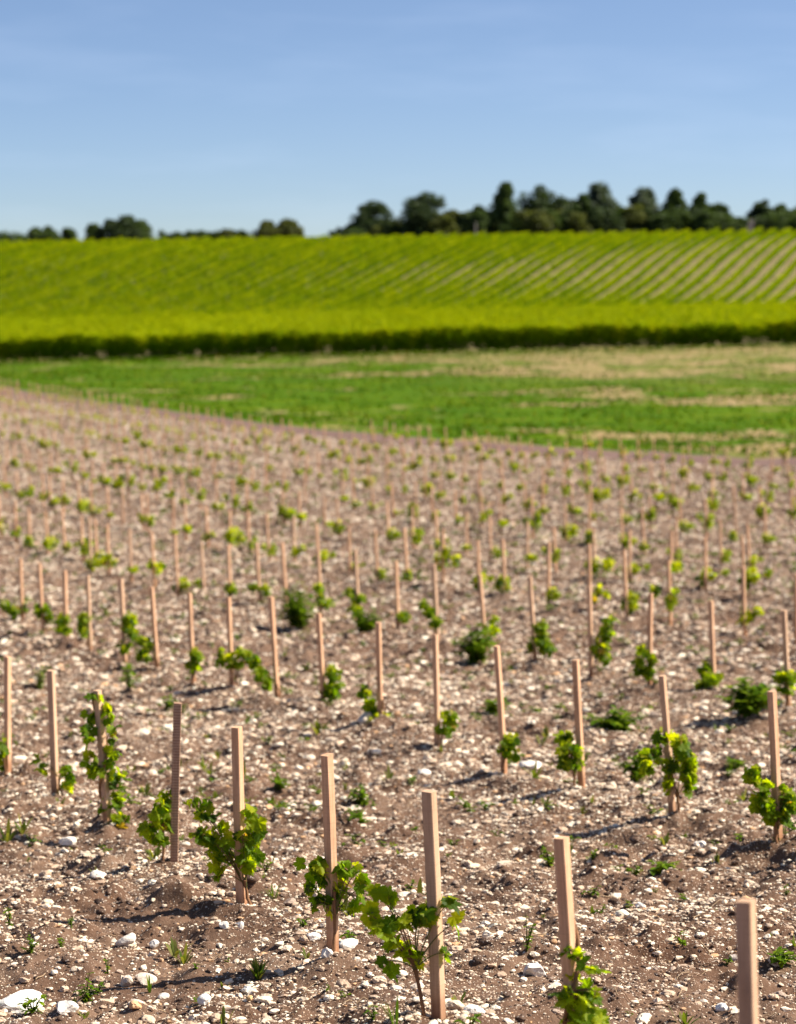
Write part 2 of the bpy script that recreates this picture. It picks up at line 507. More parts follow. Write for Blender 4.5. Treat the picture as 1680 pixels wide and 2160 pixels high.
# ------------------------------------------------------------------ ground sheet
def build_ground():
    a = np.exp(np.arange(math.log(4.4), math.log(131), .00165))
    b = np.concatenate([np.exp(np.arange(math.log(131), math.log(195), .0033))[1:], np.exp(np.arange(math.log(196), math.log(700), .012))])
    c = np.exp(np.linspace(math.log(705), math.log(12000), 30))
    ys = np.concatenate([np.linspace(-60, 0, 8), np.linspace(1, 4.2, 8), a, b, c])
    si = np.linspace(-1, 1, 451)
    so = 1 + np.geomspace(.02, 30, 34)
    s = np.concatenate([-so[::-1], si, so])
    w = .1647 * np.maximum(ys, 3) * 1.16 + 1.1
    X = s[None, :] * w[:, None]; Y = np.broadcast_to(ys[:, None], X.shape)
    X = X.ravel(); Y = Y.ravel().copy()
    Z = np.empty(len(X))
    nr, nc = len(ys), len(s)
    step = nc * 60
    for i in range(0, len(X), step):
        Z[i:i + step] = zground(X[i:i + step], Y[i:i + step])
    e = field_edge(X)
    wob = .35 * vnoise(X / .8, Y / .8, 21) + .25 * vnoise(X / .25, Y / .25, 22)
    mead = sstep(-.25, .25, Y - e + wob)
    head = sstep(-5.4, -3.6, Y - e + wob * 1.5) * (1 - mead)
    soil = (1 - mead) * (1 - head)
    hill = sstep(185.2, 186.6, Y + .4 * vnoise(X / 3, Y / 3, 23))
    B = mead * (1 - hill)
    tot = np.maximum(1e-6, 1)
    col = np.stack([soil, head / np.maximum(1e-6, 1 - soil), B / np.maximum(1e-6, (1 - soil))], 1)
    # dry places of the meadow: long flat streaks, more of them on the right and towards the vines
    u, v = X, Y
    f = .60 * vnoise(u / 7.5, v / 4.0, 31) + .60 * vnoise(u / 2.6, v / 2.6, 32) + .35 * vnoise(u / .8, v / 1.1, 33)
    right = sstep(-4, 9, u)
    bias = .50 * np.exp(-((v - 146) / 13) ** 2) * sstep(-6, 8, u) + .45 * np.exp(-((v - 111 + .2 * u) / 5) ** 2) * sstep(1, 10, u) \
        + .40 * np.exp(-((v - 82) / 2.2) ** 2) * sstep(5, 9, u) + .20 * np.exp(-((v - 88) / 4.5) ** 2) * sstep(-5, -1, u) * (1 - sstep(2, 6, u)) \
        - .55 * np.exp(-((v - 94) / 7) ** 2) * sstep(3, 7, u) - .30 * np.exp(-((v - 125) / 16) ** 2) * (1 - sstep(-12, -4, u)) - .1 + .16 * np.exp(-((v - 168) / 7) ** 2)
    dry = np.clip(sstep(.0, .62, f + bias) + .25 * sstep(-2, 14, u) * sstep(112, 140, v) + .16 * sstep(150, 172, v) * sstep(-16, 6, u), 0, .78)
    me_b = MB()
    idx = np.arange(nr * nc).reshape(nr, nc)
    F = np.stack([idx[:-1, :-1], idx[:-1, 1:], idx[1:, 1:], idx[1:, :-1]], -1).reshape(-1, 4)
    me_b.add(np.stack([X, Y, Z], 1), F, col)
    o = me_b.build('ground', M_GROUND)
    at = o.data.attributes.new('dry', 'FLOAT', 'POINT')
    at.data.foreach_set('value', dry.astype(np.float32))
    tag(o, kind='structure')
    return o
build_ground()

# ------------------------------------------------------------------ stones, clods, straw
def ico(sub):
    bm = bmesh.new()
    bmesh.ops.create_icosphere(bm, subdivisions=sub, radius=1)
    bm.verts.ensure_lookup_table()
    V = np.array([v.co[:] for v in bm.verts]); F = np.array([[v.index for v in f.verts] for f in bm.faces])
    bm.free()
    return V, F
ICO = {k: ico(k) for k in (1, 2, 3)}
def stone_shape(sub, seed, rough=.28):
    """an angular limestone chip: a ball cut by a few planes and dented"""
    r = np.random.default_rng(seed)
    V, F = ICO[sub]
    V = V.copy()
    for k in range(r.integers(5, 9)):
        n = r.normal(size=3); n /= np.linalg.norm(n)
        d = r.uniform(.45, .85)
        h = V @ n
        V = V - np.outer(np.maximum(0, h - d) * .92, n)
    V *= 1 + r.normal(0, rough * .22, (len(V), 1))
    return V, F
def rand_rot(r, n):
    q = r.normal(size=(n, 4)); q /= np.linalg.norm(q, axis=1, keepdims=True)
    w, x, y, z = q.T
    return np.stack([1-2*(y*y+z*z), 2*(x*y-z*w), 2*(x*z+y*w), 2*(x*y+z*w), 1-2*(x*x+z*z), 2*(y*z-x*w), 2*(x*z-y*w), 2*(y*z+x*w), 1-2*(x*x+y*y)], 1).reshape(n, 3, 3)
def stone_cols(r, n):
    base = np.array([(.82, .70, .54), (.68, .53, .38), (.53, .375, .25), (.37, .235, .15), (.52, .27, .11), (.29, .20, .15)])
    k = r.choice(len(base), n, p=[.31, .27, .21, .12, .05, .04])
    return np.clip(base[k] * r.uniform(.85, 1.12, (n, 1)), .05, .85)
def scatter(mb, r, x, y, size, sub, nvar, seed, cols, flat=.62, sink=.25):
    n = len(x)
    z = zground(x, y)
    var = r.integers(0, nvar, n)
    Rm = rand_rot(r, n)
    ya = r.uniform(0, 6.283, n)
    sc = np.stack([size * r.uniform(.75, 1.35, n), size * r.uniform(.65, 1.05, n), size * r.uniform(.7, 1.1, n) * flat], 1)
    for k in range(nvar):
        i = np.nonzero(var == k)[0]
        if not len(i): continue
        V, F = stone_shape(sub, seed + k)
        P = np.einsum('nij,vj->nvi', Rm[i], V) * sc[i][:, None, :]
        c, s = np.cos(ya[i])[:, None], np.sin(ya[i])[:, None]
        P = np.stack([P[..., 0] * c - P[..., 1] * s, P[..., 0] * s + P[..., 1] * c, P[..., 2]], -1)
        P += np.stack([x[i], y[i], z[i] + sc[i, 2] * (1 - 2 * sink) * .8], 1)[:, None, :]
        FF = (F[None] + (np.arange(len(i)) * len(V))[:, None, None]).reshape(-1, 3)
        mb.add(P.reshape(-1, 3), FF, np.repeat(cols[i], len(V), 0))
def field_points(r, dens, y0, y1, patch=.5, seed=41):
    """random points of the stony field, in the wedge the picture shows and a step beside it"""
    wmax = .1647 * y1 * 1.12 + 1.0
    n = int(dens * 2 * wmax * (y1 - y0))
    x = r.uniform(-wmax, wmax, n); y = r.uniform(y0, y1, n)
    ok = (np.abs(x) < .1647 * y * 1.12 + 1.0) & (y < field_edge(x) - 4.2)
    p = .5 + .5 * (vnoise(x / .9, y / 1.0, seed) * .8 + vnoise(x / .22, y / .24, seed + 1) * .6)
    ok &= r.random(n) < (1 - patch) + patch * np.clip(p * 1.6, 0, 1)
    return x[ok], y[ok]
def build_gravel():
    r = np.random.default_rng(7)
    mb = MB()
    for (dens, y0, y1, a, b, sub) in [(3400, 5.0, 8.5, .0025, .005, 1), (1500, 8.5, 13, .0032, .006, 1), (520, 13, 20, .005, .008, 1),
                                      (900, 5.0, 20, .005, .010, 1), (230, 20, 45, .009, .016, 1),
                                      (270, 5.0, 20, .010, .019, 2), (90, 20, 110, .013, .024, 1),
                                      (34, 5.0, 14, .018, .032, 3), (46, 14, 45, .022, .044, 1), (26, 45, 118, .03, .055, 1)]:
        x, y = field_points(r, dens, y0, y1, .86)
        size = a + (b - a) * r.random(len(x)) ** 1.8
        scatter(mb, r, x, y, size, sub, 9, 100 + int(dens), stone_cols(r, len(x)), .56, .28)
    o = mb.build('limestone_gravel', M_STONE, smooth=False)
    tag(o, 'white limestone chips and pebbles strewn over the worked brown soil', 'gravel', kind='stuff')
    mb = MB()
    for (dens, y0, y1, a, b, sub) in [(620, 5.0, 9, .005, .012, 2), (300, 9, 20, .007, .018, 2), (9, 5, 20, .018, .036, 3), (60, 20, 60, .018, .05, 1), (14, 60, 118, .03, .06, 1)]:
        x, y = field_points(r, dens, y0, y1, .8, 61)
        size = a + (b - a) * r.random(len(x)) ** 1.6
        c = np.clip(np.array([.155, .096, .066]) * r.uniform(.75, 1.3, (len(x), 1)), .03, .4)
        scatter(mb, r, x, y, size, sub, 7, 500 + int(dens), c, .6, .36)
    o = mb.build('soil_clods', M_CLOD, smooth=True)
    tag(o, 'crumbly brown clods of earth lying between the limestone chips', 'soil', kind='stuff')
build_gravel()

def tube(mb, pts, rad, col, seg=6):
    P = np.asarray([tuple(p) for p in pts], float)
    n = len(P)
    rad = np.broadcast_to(np.asarray(rad, float), (n,))
    T = np.gradient(P, axis=0); T /= np.linalg.norm(T, axis=1, keepdims=True) + 1e-9
    up = np.array([0.13, .21, .97]) if abs(T[0, 2]) < .9 else np.array([.97, .2, .1])
    A = np.cross(T, up); A /= np.linalg.norm(A, axis=1, keepdims=True) + 1e-9
    B = np.cross(T, A)
    th = np.arange(seg) * 2 * np.pi / seg
    ring = P[:, None] + rad[:, None, None] * (np.cos(th)[None, :, None] * A[:, None] + np.sin(th)[None, :, None] * B[:, None])
    V = ring.reshape(-1, 3)
    i = np.arange(n - 1)[:, None] * seg; j = np.arange(seg)[None]; j2 = (j + 1) % seg
    F = np.stack([i + j, i + j2, i + seg + j2, i + seg + j], -1).reshape(-1, 4)
    col = np.asarray(col, float)
    if col.ndim == 2: col = np.repeat(col, seg, 0)
    mb.add(V, F, col)
    # end cap
    mb.add(np.concatenate([V[-seg:], P[-1:] + T[-1:] * rad[-1] * .5]), [(k, (k + 1) % seg, seg) for k in range(seg)], col[-1] if col.ndim == 2 else col)

def build_straw():
    r = np.random.default_rng(17)
    mb = MB()
    for dens, y0, y1, L in [(60, 5, 9, .045), (24, 9, 18, .07)]:
        x, y = field_points(r, dens, y0, y1, .6, 71)
        for a, b in zip(x, y):
            th = r.uniform(0, 6.28); l = L * r.uniform(.5, 1.8)
            k = 5
            t = np.linspace(-.5, .5, k)
            px = a + np.cos(th) * t * l + r.normal(0, .004, k); py = b + np.sin(th) * t * l + r.normal(0, .004, k)
            pz = zground(px, py) + .006 + r.uniform(0, .01) * np.cos(t * 3)
            tube(mb, np.stack([px, py, pz], 1), r.uniform(.0008, .0022), np.array([(.24, .14, .08), (.44, .31, .19), (.18, .10, .06)])[r.integers(0, 3)], 4)
    o = mb.build('twigs_and_straw', M_BARK)
    tag(o, 'thin dry brown twigs and bits of straw lying among the stones', 'twigs', kind='stuff')
build_straw()

ROCKS = [  # px, py, half width px, half height px, colour, label
    (34, 2120, 60, 27, (.84, .81, .74), 'large flat white limestone rock in the bottom left corner behind a small weed'),
    (268, 2070, 17, 17, (.62, .48, .36), 'tan pointed stone leaning beside another tan stone near a grass blade'),
    (308, 2066, 24, 14, (.72, .60, .47), 'rounded cream and tan stone just right of a pointed tan stone'),
    (140, 2143, 26, 14, (.80, .75, .67), 'blocky white stone lying right of the big corner rock'),
    (432, 2110, 17, 13, (.84, .81, .74), 'smooth bright white stone lying alone in front of the dark grass tuft'),
    (345, 2103, 13, 8, (.80, .76, .68), 'small rounded white stone left of the smooth bright one'),
    (527, 1815 + 275, 15, 9, (.82, .78, .70), 'flat oval white pebble behind a small orange pebble'),
    (527, 2106, 8, 7, (.62, .36, .12), 'small orange brown pebble among white ones'),
    (690, 2035, 14, 13, (.72, .67, .60), 'rounded pale stone at the foot of the stake with a splitting red stem'),
    (660, 1976, 18, 9, (.84, .80, .73), 'flat white stone left of the front row stake with a red stem'),
    (735, 1995, 22, 14, (.84, .81, .74), 'broad white stone right of the stake with the red stem'),
    (505, 1952, 10, 9, (.84, .80, .73), 'squarish white stone below the stake wrapped by the bushy vine'),
    (472, 1953, 11, 9, (.80, .76, .68), 'angular white stone left of the squarish one'),
    (1000, 2133, 26, 11, (.82, .76, .66), 'long wedge shaped white stone lying beside long grass blades'),
    (1130, 2048, 26, 17, (.72, .66, .58), 'grey white weathered stone lying left of the stake in leafy vine'),
    (1525, 2122, 15, 12, (.84, .81, .74), 'pointed bright white stone left of the nearest stake'),
    (1548, 2015, 10, 9, (.36, .30, .27), 'round grey brown pebble touching the left side of the nearest stake'),
    (1640, 2035, 22, 12, (.76, .68, .57), 'long knobbly cream stone right of the nearest stake'),
    (1352, 1912, 12, 9, (.84, .80, .72), 'angular white stone below a bent straw'),
    (205, 1846, 20, 9, (.76, .68, .58), 'long pale stone left of the banded dark stake'),
    (375, 1856, 19, 9, (.84, .80, .73), 'flat white stone at the foot of the banded dark stake'),
    (145, 1775, 22, 9, (.80, .72, .62), 'low cream stone left of the stake that a vine winds up'),
    (895, 1625, 15, 8, (.84, .80, .73), 'flat white stone in the bare lane below the second row'),
    (1478, 1773, 15, 8, (.82, .78, .70), 'lone white stone in the lane below the leaning bushy stake'),
    (775, 1535, 22, 14, (.62, .54, .46), 'fist sized greyish stone left of a small two tufted vine'),
    (1120, 1613, 26, 11, (.80, .74, .66), 'pair like pale stone lying right of the small round vine'),
    (268, 1985, 26, 17, (.60, .54, .48), 'grey pitted stone in a cluster left of the front row shadow'),
    (325, 1970, 12, 10, (.74, .69, .62), 'pale rounded stone right of the grey pitted stone'),
]
def build_rocks():
    r = np.random.default_rng(23)
    for i, (px, py, hw, hh, col, lab) in enumerate(ROCKS):
        p = surf_at(px, py + hh * .6)
        s = p.y / FPX
        V, F = stone_shape(3, 900 + i, .12)
        V = V - V.mean(0)
        # a little surface relief
        V *= 1 + .05 * np.sin(V @ r.normal(0, 5, 3))[:, None] + .03 * np.sin(V @ r.normal(0, 12, 3))[:, None]
        q = rand_rot(r, 1)[0]
        V = V @ q.T
        V /= np.abs(V).max(0)
        V *= np.array([hw * s, hw * s * r.uniform(.8, 1.15), hh * s * 1.15])
        mb = MB()
        C = np.array(col) * (1 + .06 * r.normal(size=(len(V), 1)))
        mb.add(V, F, np.clip(C, .03, .88))
        o = mb.build('limestone_rock' if hw > 30 else 'stone', M_STONE, smooth=False)
        o.location = (p.x, p.y + hw * s * .3, zg1(p.x, p.y) + hh * s * .45)
        tag(o, lab, 'rock' if hw > 30 else 'stone')
build_rocks()

# ------------------------------------------------------------------ stakes
ORD = ['zeroth', 'first', 'second', 'third', 'fourth', 'fifth', 'sixth', 'seventh', 'eighth', 'ninth', 'tenth', 'eleventh', 'twelfth', 'thirteenth', 'fourteenth', 'fifteenth',
       'sixteenth', 'seventeenth', 'eighteenth', 'nineteenth', 'twentieth', 'twenty-first', 'twenty-second', 'twenty-third', 'twenty-fourth', 'twenty-fifth', 'twenty-sixth',
       'twenty-seventh', 'twenty-eighth', 'twenty-ninth', 'thirtieth', 'thirty-first', 'thirty-second', 'thirty-third', 'thirty-fourth', 'thirty-fifth', 'thirty-sixth', 'thirty-seventh',
       'thirty-eighth', 'thirty-ninth', 'fortieth'] + ['fortieth or later'] * 200
def stake_geo(L, side, seed, tintc=(1, 1, 1), bands=False, detail=True, below=.06):
    r = np.random.default_rng(seed)
    n = 22 if detail else 2
    z = np.linspace(-below, L, n)
    bow = r.normal(0, .0025) * np.sin(np.linspace(0, 3.14, n)); bow2 = r.normal(0, .0025) * np.sin(np.linspace(0, 3.14, n))
    a = side / 2; bv = .0022
    prof = np.array([(-a + bv, -a), (a - bv, -a), (a, -a + bv), (a, a - bv), (a - bv, a), (-a + bv, a), (-a, a - bv), (-a, -a + bv)])
    P = np.zeros((n, 8, 3))
    for i in range(n):
        w = 1 + (r.normal(0, .012) if detail else 0)
        P[i, :, :2] = prof * w + (bow[i], bow2[i]); P[i, :, 2] = z[i]
    P[-1, :, 2] += prof[:, 0] * r.normal(0, .06) + prof[:, 1] * r.normal(0, .06)
    V = P.reshape(-1, 3)
    i = np.arange(n - 1)[:, None] * 8; j = np.arange(8)[None]; j2 = (j + 1) % 8
    F = np.stack([i + j, i + j2, i + 8 + j2, i + 8 + j], -1).reshape(-1, 4)
    mb = MB()
    C = np.tile(np.array(tintc, float), (len(V), 1))
    st = (.5 + .5 * np.tanh((V[:, 2] - .045 - .03 * r.random()) / .02))[:, None]
    C = C * (st + (1 - st) * np.array([.62, .52, .46]))
    mb.add(V, F, C)
    mb.add(V[-8:], [tuple(range(8))], C[-8:])
    return mb
def stake_mesh(*a, **k):
    return stake_geo(*a, **k).mesh('wooden_stake', M_WOOD, False)

def make_band_mat():
    m, nt, out = mat_new('banded_wood')
    t = NT(nt)
    tc = t.n('ShaderNodeTexCoord').outputs['Object']
    wv = t.n('ShaderNodeTexWave', bands_direction='Z'); wv.inputs['Scale'].default_value = 26; wv.inputs['Distortion'].default_value = 1.2; wv.inputs['Detail'].default_value = 3
    t.l(t.scaled(tc, (.3, .3, 1)), wv.inputs['Vector'])
    gr = t.noise(t.scaled(tc, (120, 120, 8)), 1, 4, .6)
    c = t.ramp(gr, [(.3, (.34, .20, .125)), (.7, (.50, .325, .22))])
    c = t.mix(t.ramp(wv.outputs['Fac'], [(.55, 0.0), (.9, .62)]), c, (.19, .10, .062))
    t.l(t.pbsdf(c, .85, t.bump(wv.outputs['Fac'], .4, .002), .2), out.inputs[0])
    return m
M_BAND = make_band_mat()

STAKE_LABELS = {
    (1, 0): 'wooden stake at the far left edge with foliage half hidden behind it',
    (1, 1): 'bare sunlit wooden stake second from the left in the front row',
    (1, 2): 'wooden stake almost covered by a vine winding up to its top',
    (1, 3): 'darker wooden stake marked all over with fine horizontal saw bands',
    (1, 4): 'wooden stake rising out of the bushiest dark green front row vine',
    (1, 5): 'wooden stake with a reddish vine stem standing against its foot',
    (1, 6): 'tall clean wooden stake in the middle foreground, nearly down to the bottom edge',
    (1, 7): 'wooden stake in the right foreground whose foot vanishes in climbing vine leaves',
    (1, 8): 'nearest wooden stake, without any vine, at the bottom right corner',
    (2, 0): 'wooden stake at the right edge between two drooping bunches of vine leaves',
    (2, 1): 'leaning wooden stake with a wide airy vine spreading on both sides',
    (2, 2): 'dark weathered stake right of a compact vine ball, in the second row',
    (2, 3): 'wooden stake with a small round yellow green vine at its foot',
    (2, 4): 'wooden stake with one small tufted vine leaning out on its right',
    (2, 5): 'wooden stake with a low two tufted vine on its left',
    (2, 6): 'pale stake with an upright leafy vine covering its lower right side',
    (2, 7): 'orange toned stake right of a vine with a drooping leafy arm',
    (2, 8): 'orange toned stake rising through a wide vine with a drooping right arm',
    (2, 9): 'pale stake with one small vine hanging at its foot',
    (2, 10): 'very pale pinkish stake leaning left, vine tuft on its left',
    (2, 11): 'stake whose lower half is covered by a two lobed hanging vine',
    (2, 12): 'orange toned stake with an oval vine bunch on its left only',
    (2, 13): 'short looking stake rising from a dense little vine at the left',
    (2, 14): 'bright yellowish stake above an arched yellow green vine at the left',
    (2, 15): 'dull wooden stake near the left edge beside two dark green tufts',
}
SPREAD = R(-33)
MESH_STAKES = [stake_mesh(.70, .031, 300 + i, detail=True) for i in range(8)]
MESH_FAR = [stake_mesh(.70, .031, 340 + i, detail=False) for i in range(4)]
def place_stake(s, name='wooden_stake'):
    r = random.Random(int(s['x'] * 1000) + int(s['y'] * 77))
    z = zg1(s['x'], s['y'])
    near = s['y'] < 16
    if s['top'] is not None:
        v = s['top'] - Vector((s['x'], s['y'], z))
        v.y = r.uniform(-.02, .02)
        L = v.length
    else:
        L = .70 * r.uniform(.92, 1.06)
        v = Vector((-.035 + r.gauss(0, .022), r.gauss(0, .02), 1)).normalized() * L
    special = (s['row'], s['k']) == (1, 3)
    if special:
        me = stake_geo(L, .034, 777, detail=True).mesh('wooden_stake', M_BAND, False)
    elif near:
        me = stake_mesh(L, r.uniform(.029, .033), 800 + int(s['y'] * 100) + s['k'], (r.uniform(.92, 1.08),) * 3)
    else:
        me = r.choice(MESH_STAKES if s['y'] < 40 else MESH_FAR)
    o = bpy.data.objects.new(name, me)
    COL.objects.link(o)
    yaw = SPREAD + r.gauss(0, .10)
    if special: yaw = R(4)
    q = Vector((0, 0, 1)).rotation_difference(v.normalized())
    o.rotation_mode = 'QUATERNION'
    o.rotation_quaternion = q @ Euler((0, 0, yaw)).to_quaternion()
    o.location = (s['x'], s['y'], z)
    if not near and s['top'] is None:
        o.scale = (1, 1, L / .70)
    elif not near:
        o.scale = (1, 1, L / .70)
    s['obj'] = o; s['z'] = z; s['v'] = v; s['L'] = L
    return o

def px_of(x, y, z):
    p = cam.rotation_euler.to_matrix().transposed() @ Vector((x, y, z - CAMZ))
    return 840 + FPX * p.x / -p.z, 1080 - FPX * p.y / -p.z

for s in STAKES:
    px, py = px_of(s['x'], s['y'], zg1(s['x'], s['y']) + .5)
    s['px'], s['py'] = px, py
    s['seen'] = 4 < px < 1676 and py < 2155
seen = sorted([s for s in STAKES if s['seen']], key=lambda s: s['y'])
NEAR_N = 300
own = seen[:NEAR_N]
rest = seen[NEAR_N:] + [s for s in STAKES if not s['seen']]
print('stakes in view', len(seen), 'others', len(rest))
for s in own: place_stake(s)
rows = {}
for s in own: rows.setdefault(s['row'], []).append(s)
for rw in sorted(rows):
    lst = sorted(rows[rw], key=lambda s: -s['px'])
    for i, s in enumerate(lst):
        s['ord'] = i + 1
        lab = STAKE_LABELS.get((rw, s['k']))
        if lab is None:
            lab = 'slim wooden stake, %s from the right in the %s row of young vines' % (ORD[i + 1], ORD[rw]) if rw <= 8 and i < 30 else \
                  'slim blurred wooden stake in the %s row of young vines' % ORD[rw]
        tag(s['obj'], lab, 'stake', 'wooden stakes beside the young vines')
if rest:
    mb = MB()
    for s in rest:
        r = random.Random(int(s['x'] * 1000) + int(s['y'] * 77))
        L = .70 * r.uniform(.92, 1.06)
        v = Vector((-.035 + r.gauss(0, .022), r.gauss(0, .02), 1)).normalized()
        g = stake_geo(L, .031, r.randrange(9999), detail=False)
        q = (v.to_track_quat('Z', 'Y').to_matrix() @ Matrix.Rotation(SPREAD, 3, 'Z'))
        q = (Vector((0, 0, 1)).rotation_difference(v) @ Euler((0, 0, SPREAD)).to_quaternion()).to_matrix()
        A = np.array(q)
        z = zg1(s['x'], s['y'])
        for vv, cc, ff in zip(g.v, g.c, [g.groups[0], g.groups[1] - g.groups[1].min()]):
            mb.add(vv @ A.T + (s['x'], s['y'], z), ff, cc)
    o = mb.build('distant_wooden_stakes', M_WOOD, smooth=False)
    tag(o, 'many tiny blurred wooden stakes filling the far end of the young vineyard', 'stakes', kind='stuff')

# ------------------------------------------------------------------ leaves
LOBES = np.array([(-180, .10), (-168, .44), (-138, .60), (-108, .76), (-82, .60), (-52, .92), (-27, .68), (0, 1.02), (27, .68), (52, .92), (82, .60), (108, .76), (138, .60), (168, .44), (180, .10)])
def leaf_unit(npts, seed, teeth=.09):
    """a lobed, toothed vine leaf lying in xy, stalk end at the origin, tip along +x; returns verts, tris"""
    r = np.random.default_rng(seed)
    th = np.linspace(-178, 178, npts)
    rad = np.interp(th, LOBES[:, 0] + np.concatenate([[0], r.normal(0, 4, 13), [0]]), LOBES[:, 1] * np.concatenate([[1], r.normal(1, .08, 13), [1]]))
    if npts > 20:
        saw = np.where(np.arange(npts) % 2 == 0, 1 + teeth, 1 - teeth)
        rad = rad * saw
    t = np.radians(th)
    fold = r.uniform(.05, .35); droop = r.uniform(.05, .5); crk = r.uniform(.05, .13); ph = r.uniform(0, 6)
    def shape(rr):
        x, y = rr * np.cos(t), rr * np.sin(t) * .95
        z = fold * np.abs(y) - droop * (x ** 2 + y ** 2) * .6 + crk * rr * np.cos(t * 6.9 + ph * .1) + .05 * np.sin(x * 5 + ph)
        return np.stack([x, y, z], 1)
    V = np.concatenate([[(0, 0, 0)], shape(rad * .55), shape(rad)])
    n = npts
    F = []
    for i in range(n - 1):
        F += [(0, 1 + i, 2 + i), (1 + i, 1 + n + i, 2 + n + i), (1 + i, 2 + n + i, 2 + i)]
    return V, np.array(F)
LEAF_HI = [leaf_unit(45, 10 + i) for i in range(8)]
LEAF_MID = [leaf_unit(15, 30 + i) for i in range(6)]
LEAF_LOW = [leaf_unit(8, 50 + i) for i in range(4)]
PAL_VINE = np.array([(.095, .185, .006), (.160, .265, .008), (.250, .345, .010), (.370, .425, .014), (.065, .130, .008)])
def add_leaf(mb, unit, pos, tip, nor, size, col):
    tip = np.asarray(tip, float); tip /= np.linalg.norm(tip) + 1e-9
    nor = np.asarray(nor, float); nor = nor - tip * (nor @ tip); nor /= np.linalg.norm(nor) + 1e-9
    side = np.cross(nor, tip)
    V, F = unit
    mb.add(np.asarray(pos) + size * (V[:, :1] * tip + V[:, 1:2] * side + V[:, 2:3] * nor), F, col)

def bez(a, b, c, n=9):
    t = np.linspace(0, 1, n)[:, None]
    return (1 - t) ** 2 * np.asarray(a) + 2 * t * (1 - t) * np.asarray(b) + t * t * np.asarray(c)

def build_vine(base, blobs, seed, units, leaf=.045, trunk_h=.12, trunk_r=.0075, name='young_vine', density=1.0, trunk_pts=None, sun_col=0.0, shoots_to=None, seg=6):
    """base: foot on the ground (world); blobs: (centre, rx, rz, density factor) clouds of leaves in world space"""
    r = np.random.default_rng(seed)
    base = np.asarray(base, float)
    root = empty(name, base)
    tr, sh, lf = MB(), MB(), MB()
    if trunk_pts is None:
        c = np.mean([b[0] for b in blobs], 0) - base
        top = np.array([c[0] * .25, c[1] * .25, trunk_h])
        k = 7
        t = np.linspace(0, 1, k)[:, None]
        P = np.array([[0, 0, -.04]]) * (1 - t) + top * t + r.normal(0, .004, (k, 3)) * np.sin(t * 3.14)
    else:
        P = np.asarray(trunk_pts) - base
        top = P[-1]
    rad = np.linspace(trunk_r * 1.15, trunk_r * .8, len(P)) * r.uniform(.85, 1.2, len(P))
    rad[-1] = trunk_r * 1.25
    tube(tr, P, rad, np.array([(.30, .15, .07)]) * r.uniform(.75, 1.2, (len(P), 1)), seg)
    for (cen, rx, rz, dn) in blobs:
        cen = np.asarray(cen, float) - base
        # the shoot that carries this cloud
        start = P[r.integers(max(0, len(P) - 3), len(P))] if trunk_pts is None else P[np.argmin(np.linalg.norm(P - cen + np.array([0, 0, rz * .6]), axis=1))]
        end = cen + r.normal(0, .3, 3) * (rx, rx, rz)
        mid = (start + end) / 2 + np.array([0, 0, .25 * np.linalg.norm(end - start)]) * (1 if end[2] > start[2] - .05 else .5)
        S = bez(start, mid, end, 10)
        tube(sh, S, np.linspace(.0026, .0012, 10), np.array([(.26, .13, .06), (.20, .19, .05)])[r.integers(0, 2)] * r.uniform(.8, 1.2), 5)
        n = max(3, int(round(density * dn * 6.3 * rx * rz / (leaf * leaf * .55))))
        for k in range(n):
            d = r.normal(size=3); d /= np.linalg.norm(d)
            q = r.random() ** .45
            p = cen + d * q * np.array([rx, rx * .85, rz])
            out = (p - cen) / max(rx, rz)
            size = leaf * r.uniform(.55, 1.15) * (1.0 if p[2] < cen[2] + rz * .4 else .8)
            tip = np.array([out[0], out[1], -.55]) + r.normal(0, .55, 3)
            nor = np.array([out[0] * .6, out[1] * .6 - .25, .65]) + r.normal(0, .5, 3)
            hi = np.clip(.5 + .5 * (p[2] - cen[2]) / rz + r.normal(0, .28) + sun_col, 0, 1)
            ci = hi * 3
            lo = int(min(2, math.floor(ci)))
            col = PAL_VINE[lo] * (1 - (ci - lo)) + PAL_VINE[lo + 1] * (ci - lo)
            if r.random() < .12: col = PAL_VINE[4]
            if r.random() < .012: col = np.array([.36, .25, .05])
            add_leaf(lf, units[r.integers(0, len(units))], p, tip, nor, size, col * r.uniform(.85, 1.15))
            if len(units[0][0]) > 60:
                j = np.argmin(np.linalg.norm(S - p, axis=1))
                m = (S[j] + p) / 2 + np.array([0, 0, .008])
                tube(sh, bez(S[j], m, p, 4), .0009, (.30, .17, .07), 4)
    tr.build('trunk', M_BARK, root)
    sh.build('shoots', M_BARK, root)
    lf.build('leaves', M_LEAF, root)
    return root

SK = {(s['row'], s['k']): s for s in STAKES}
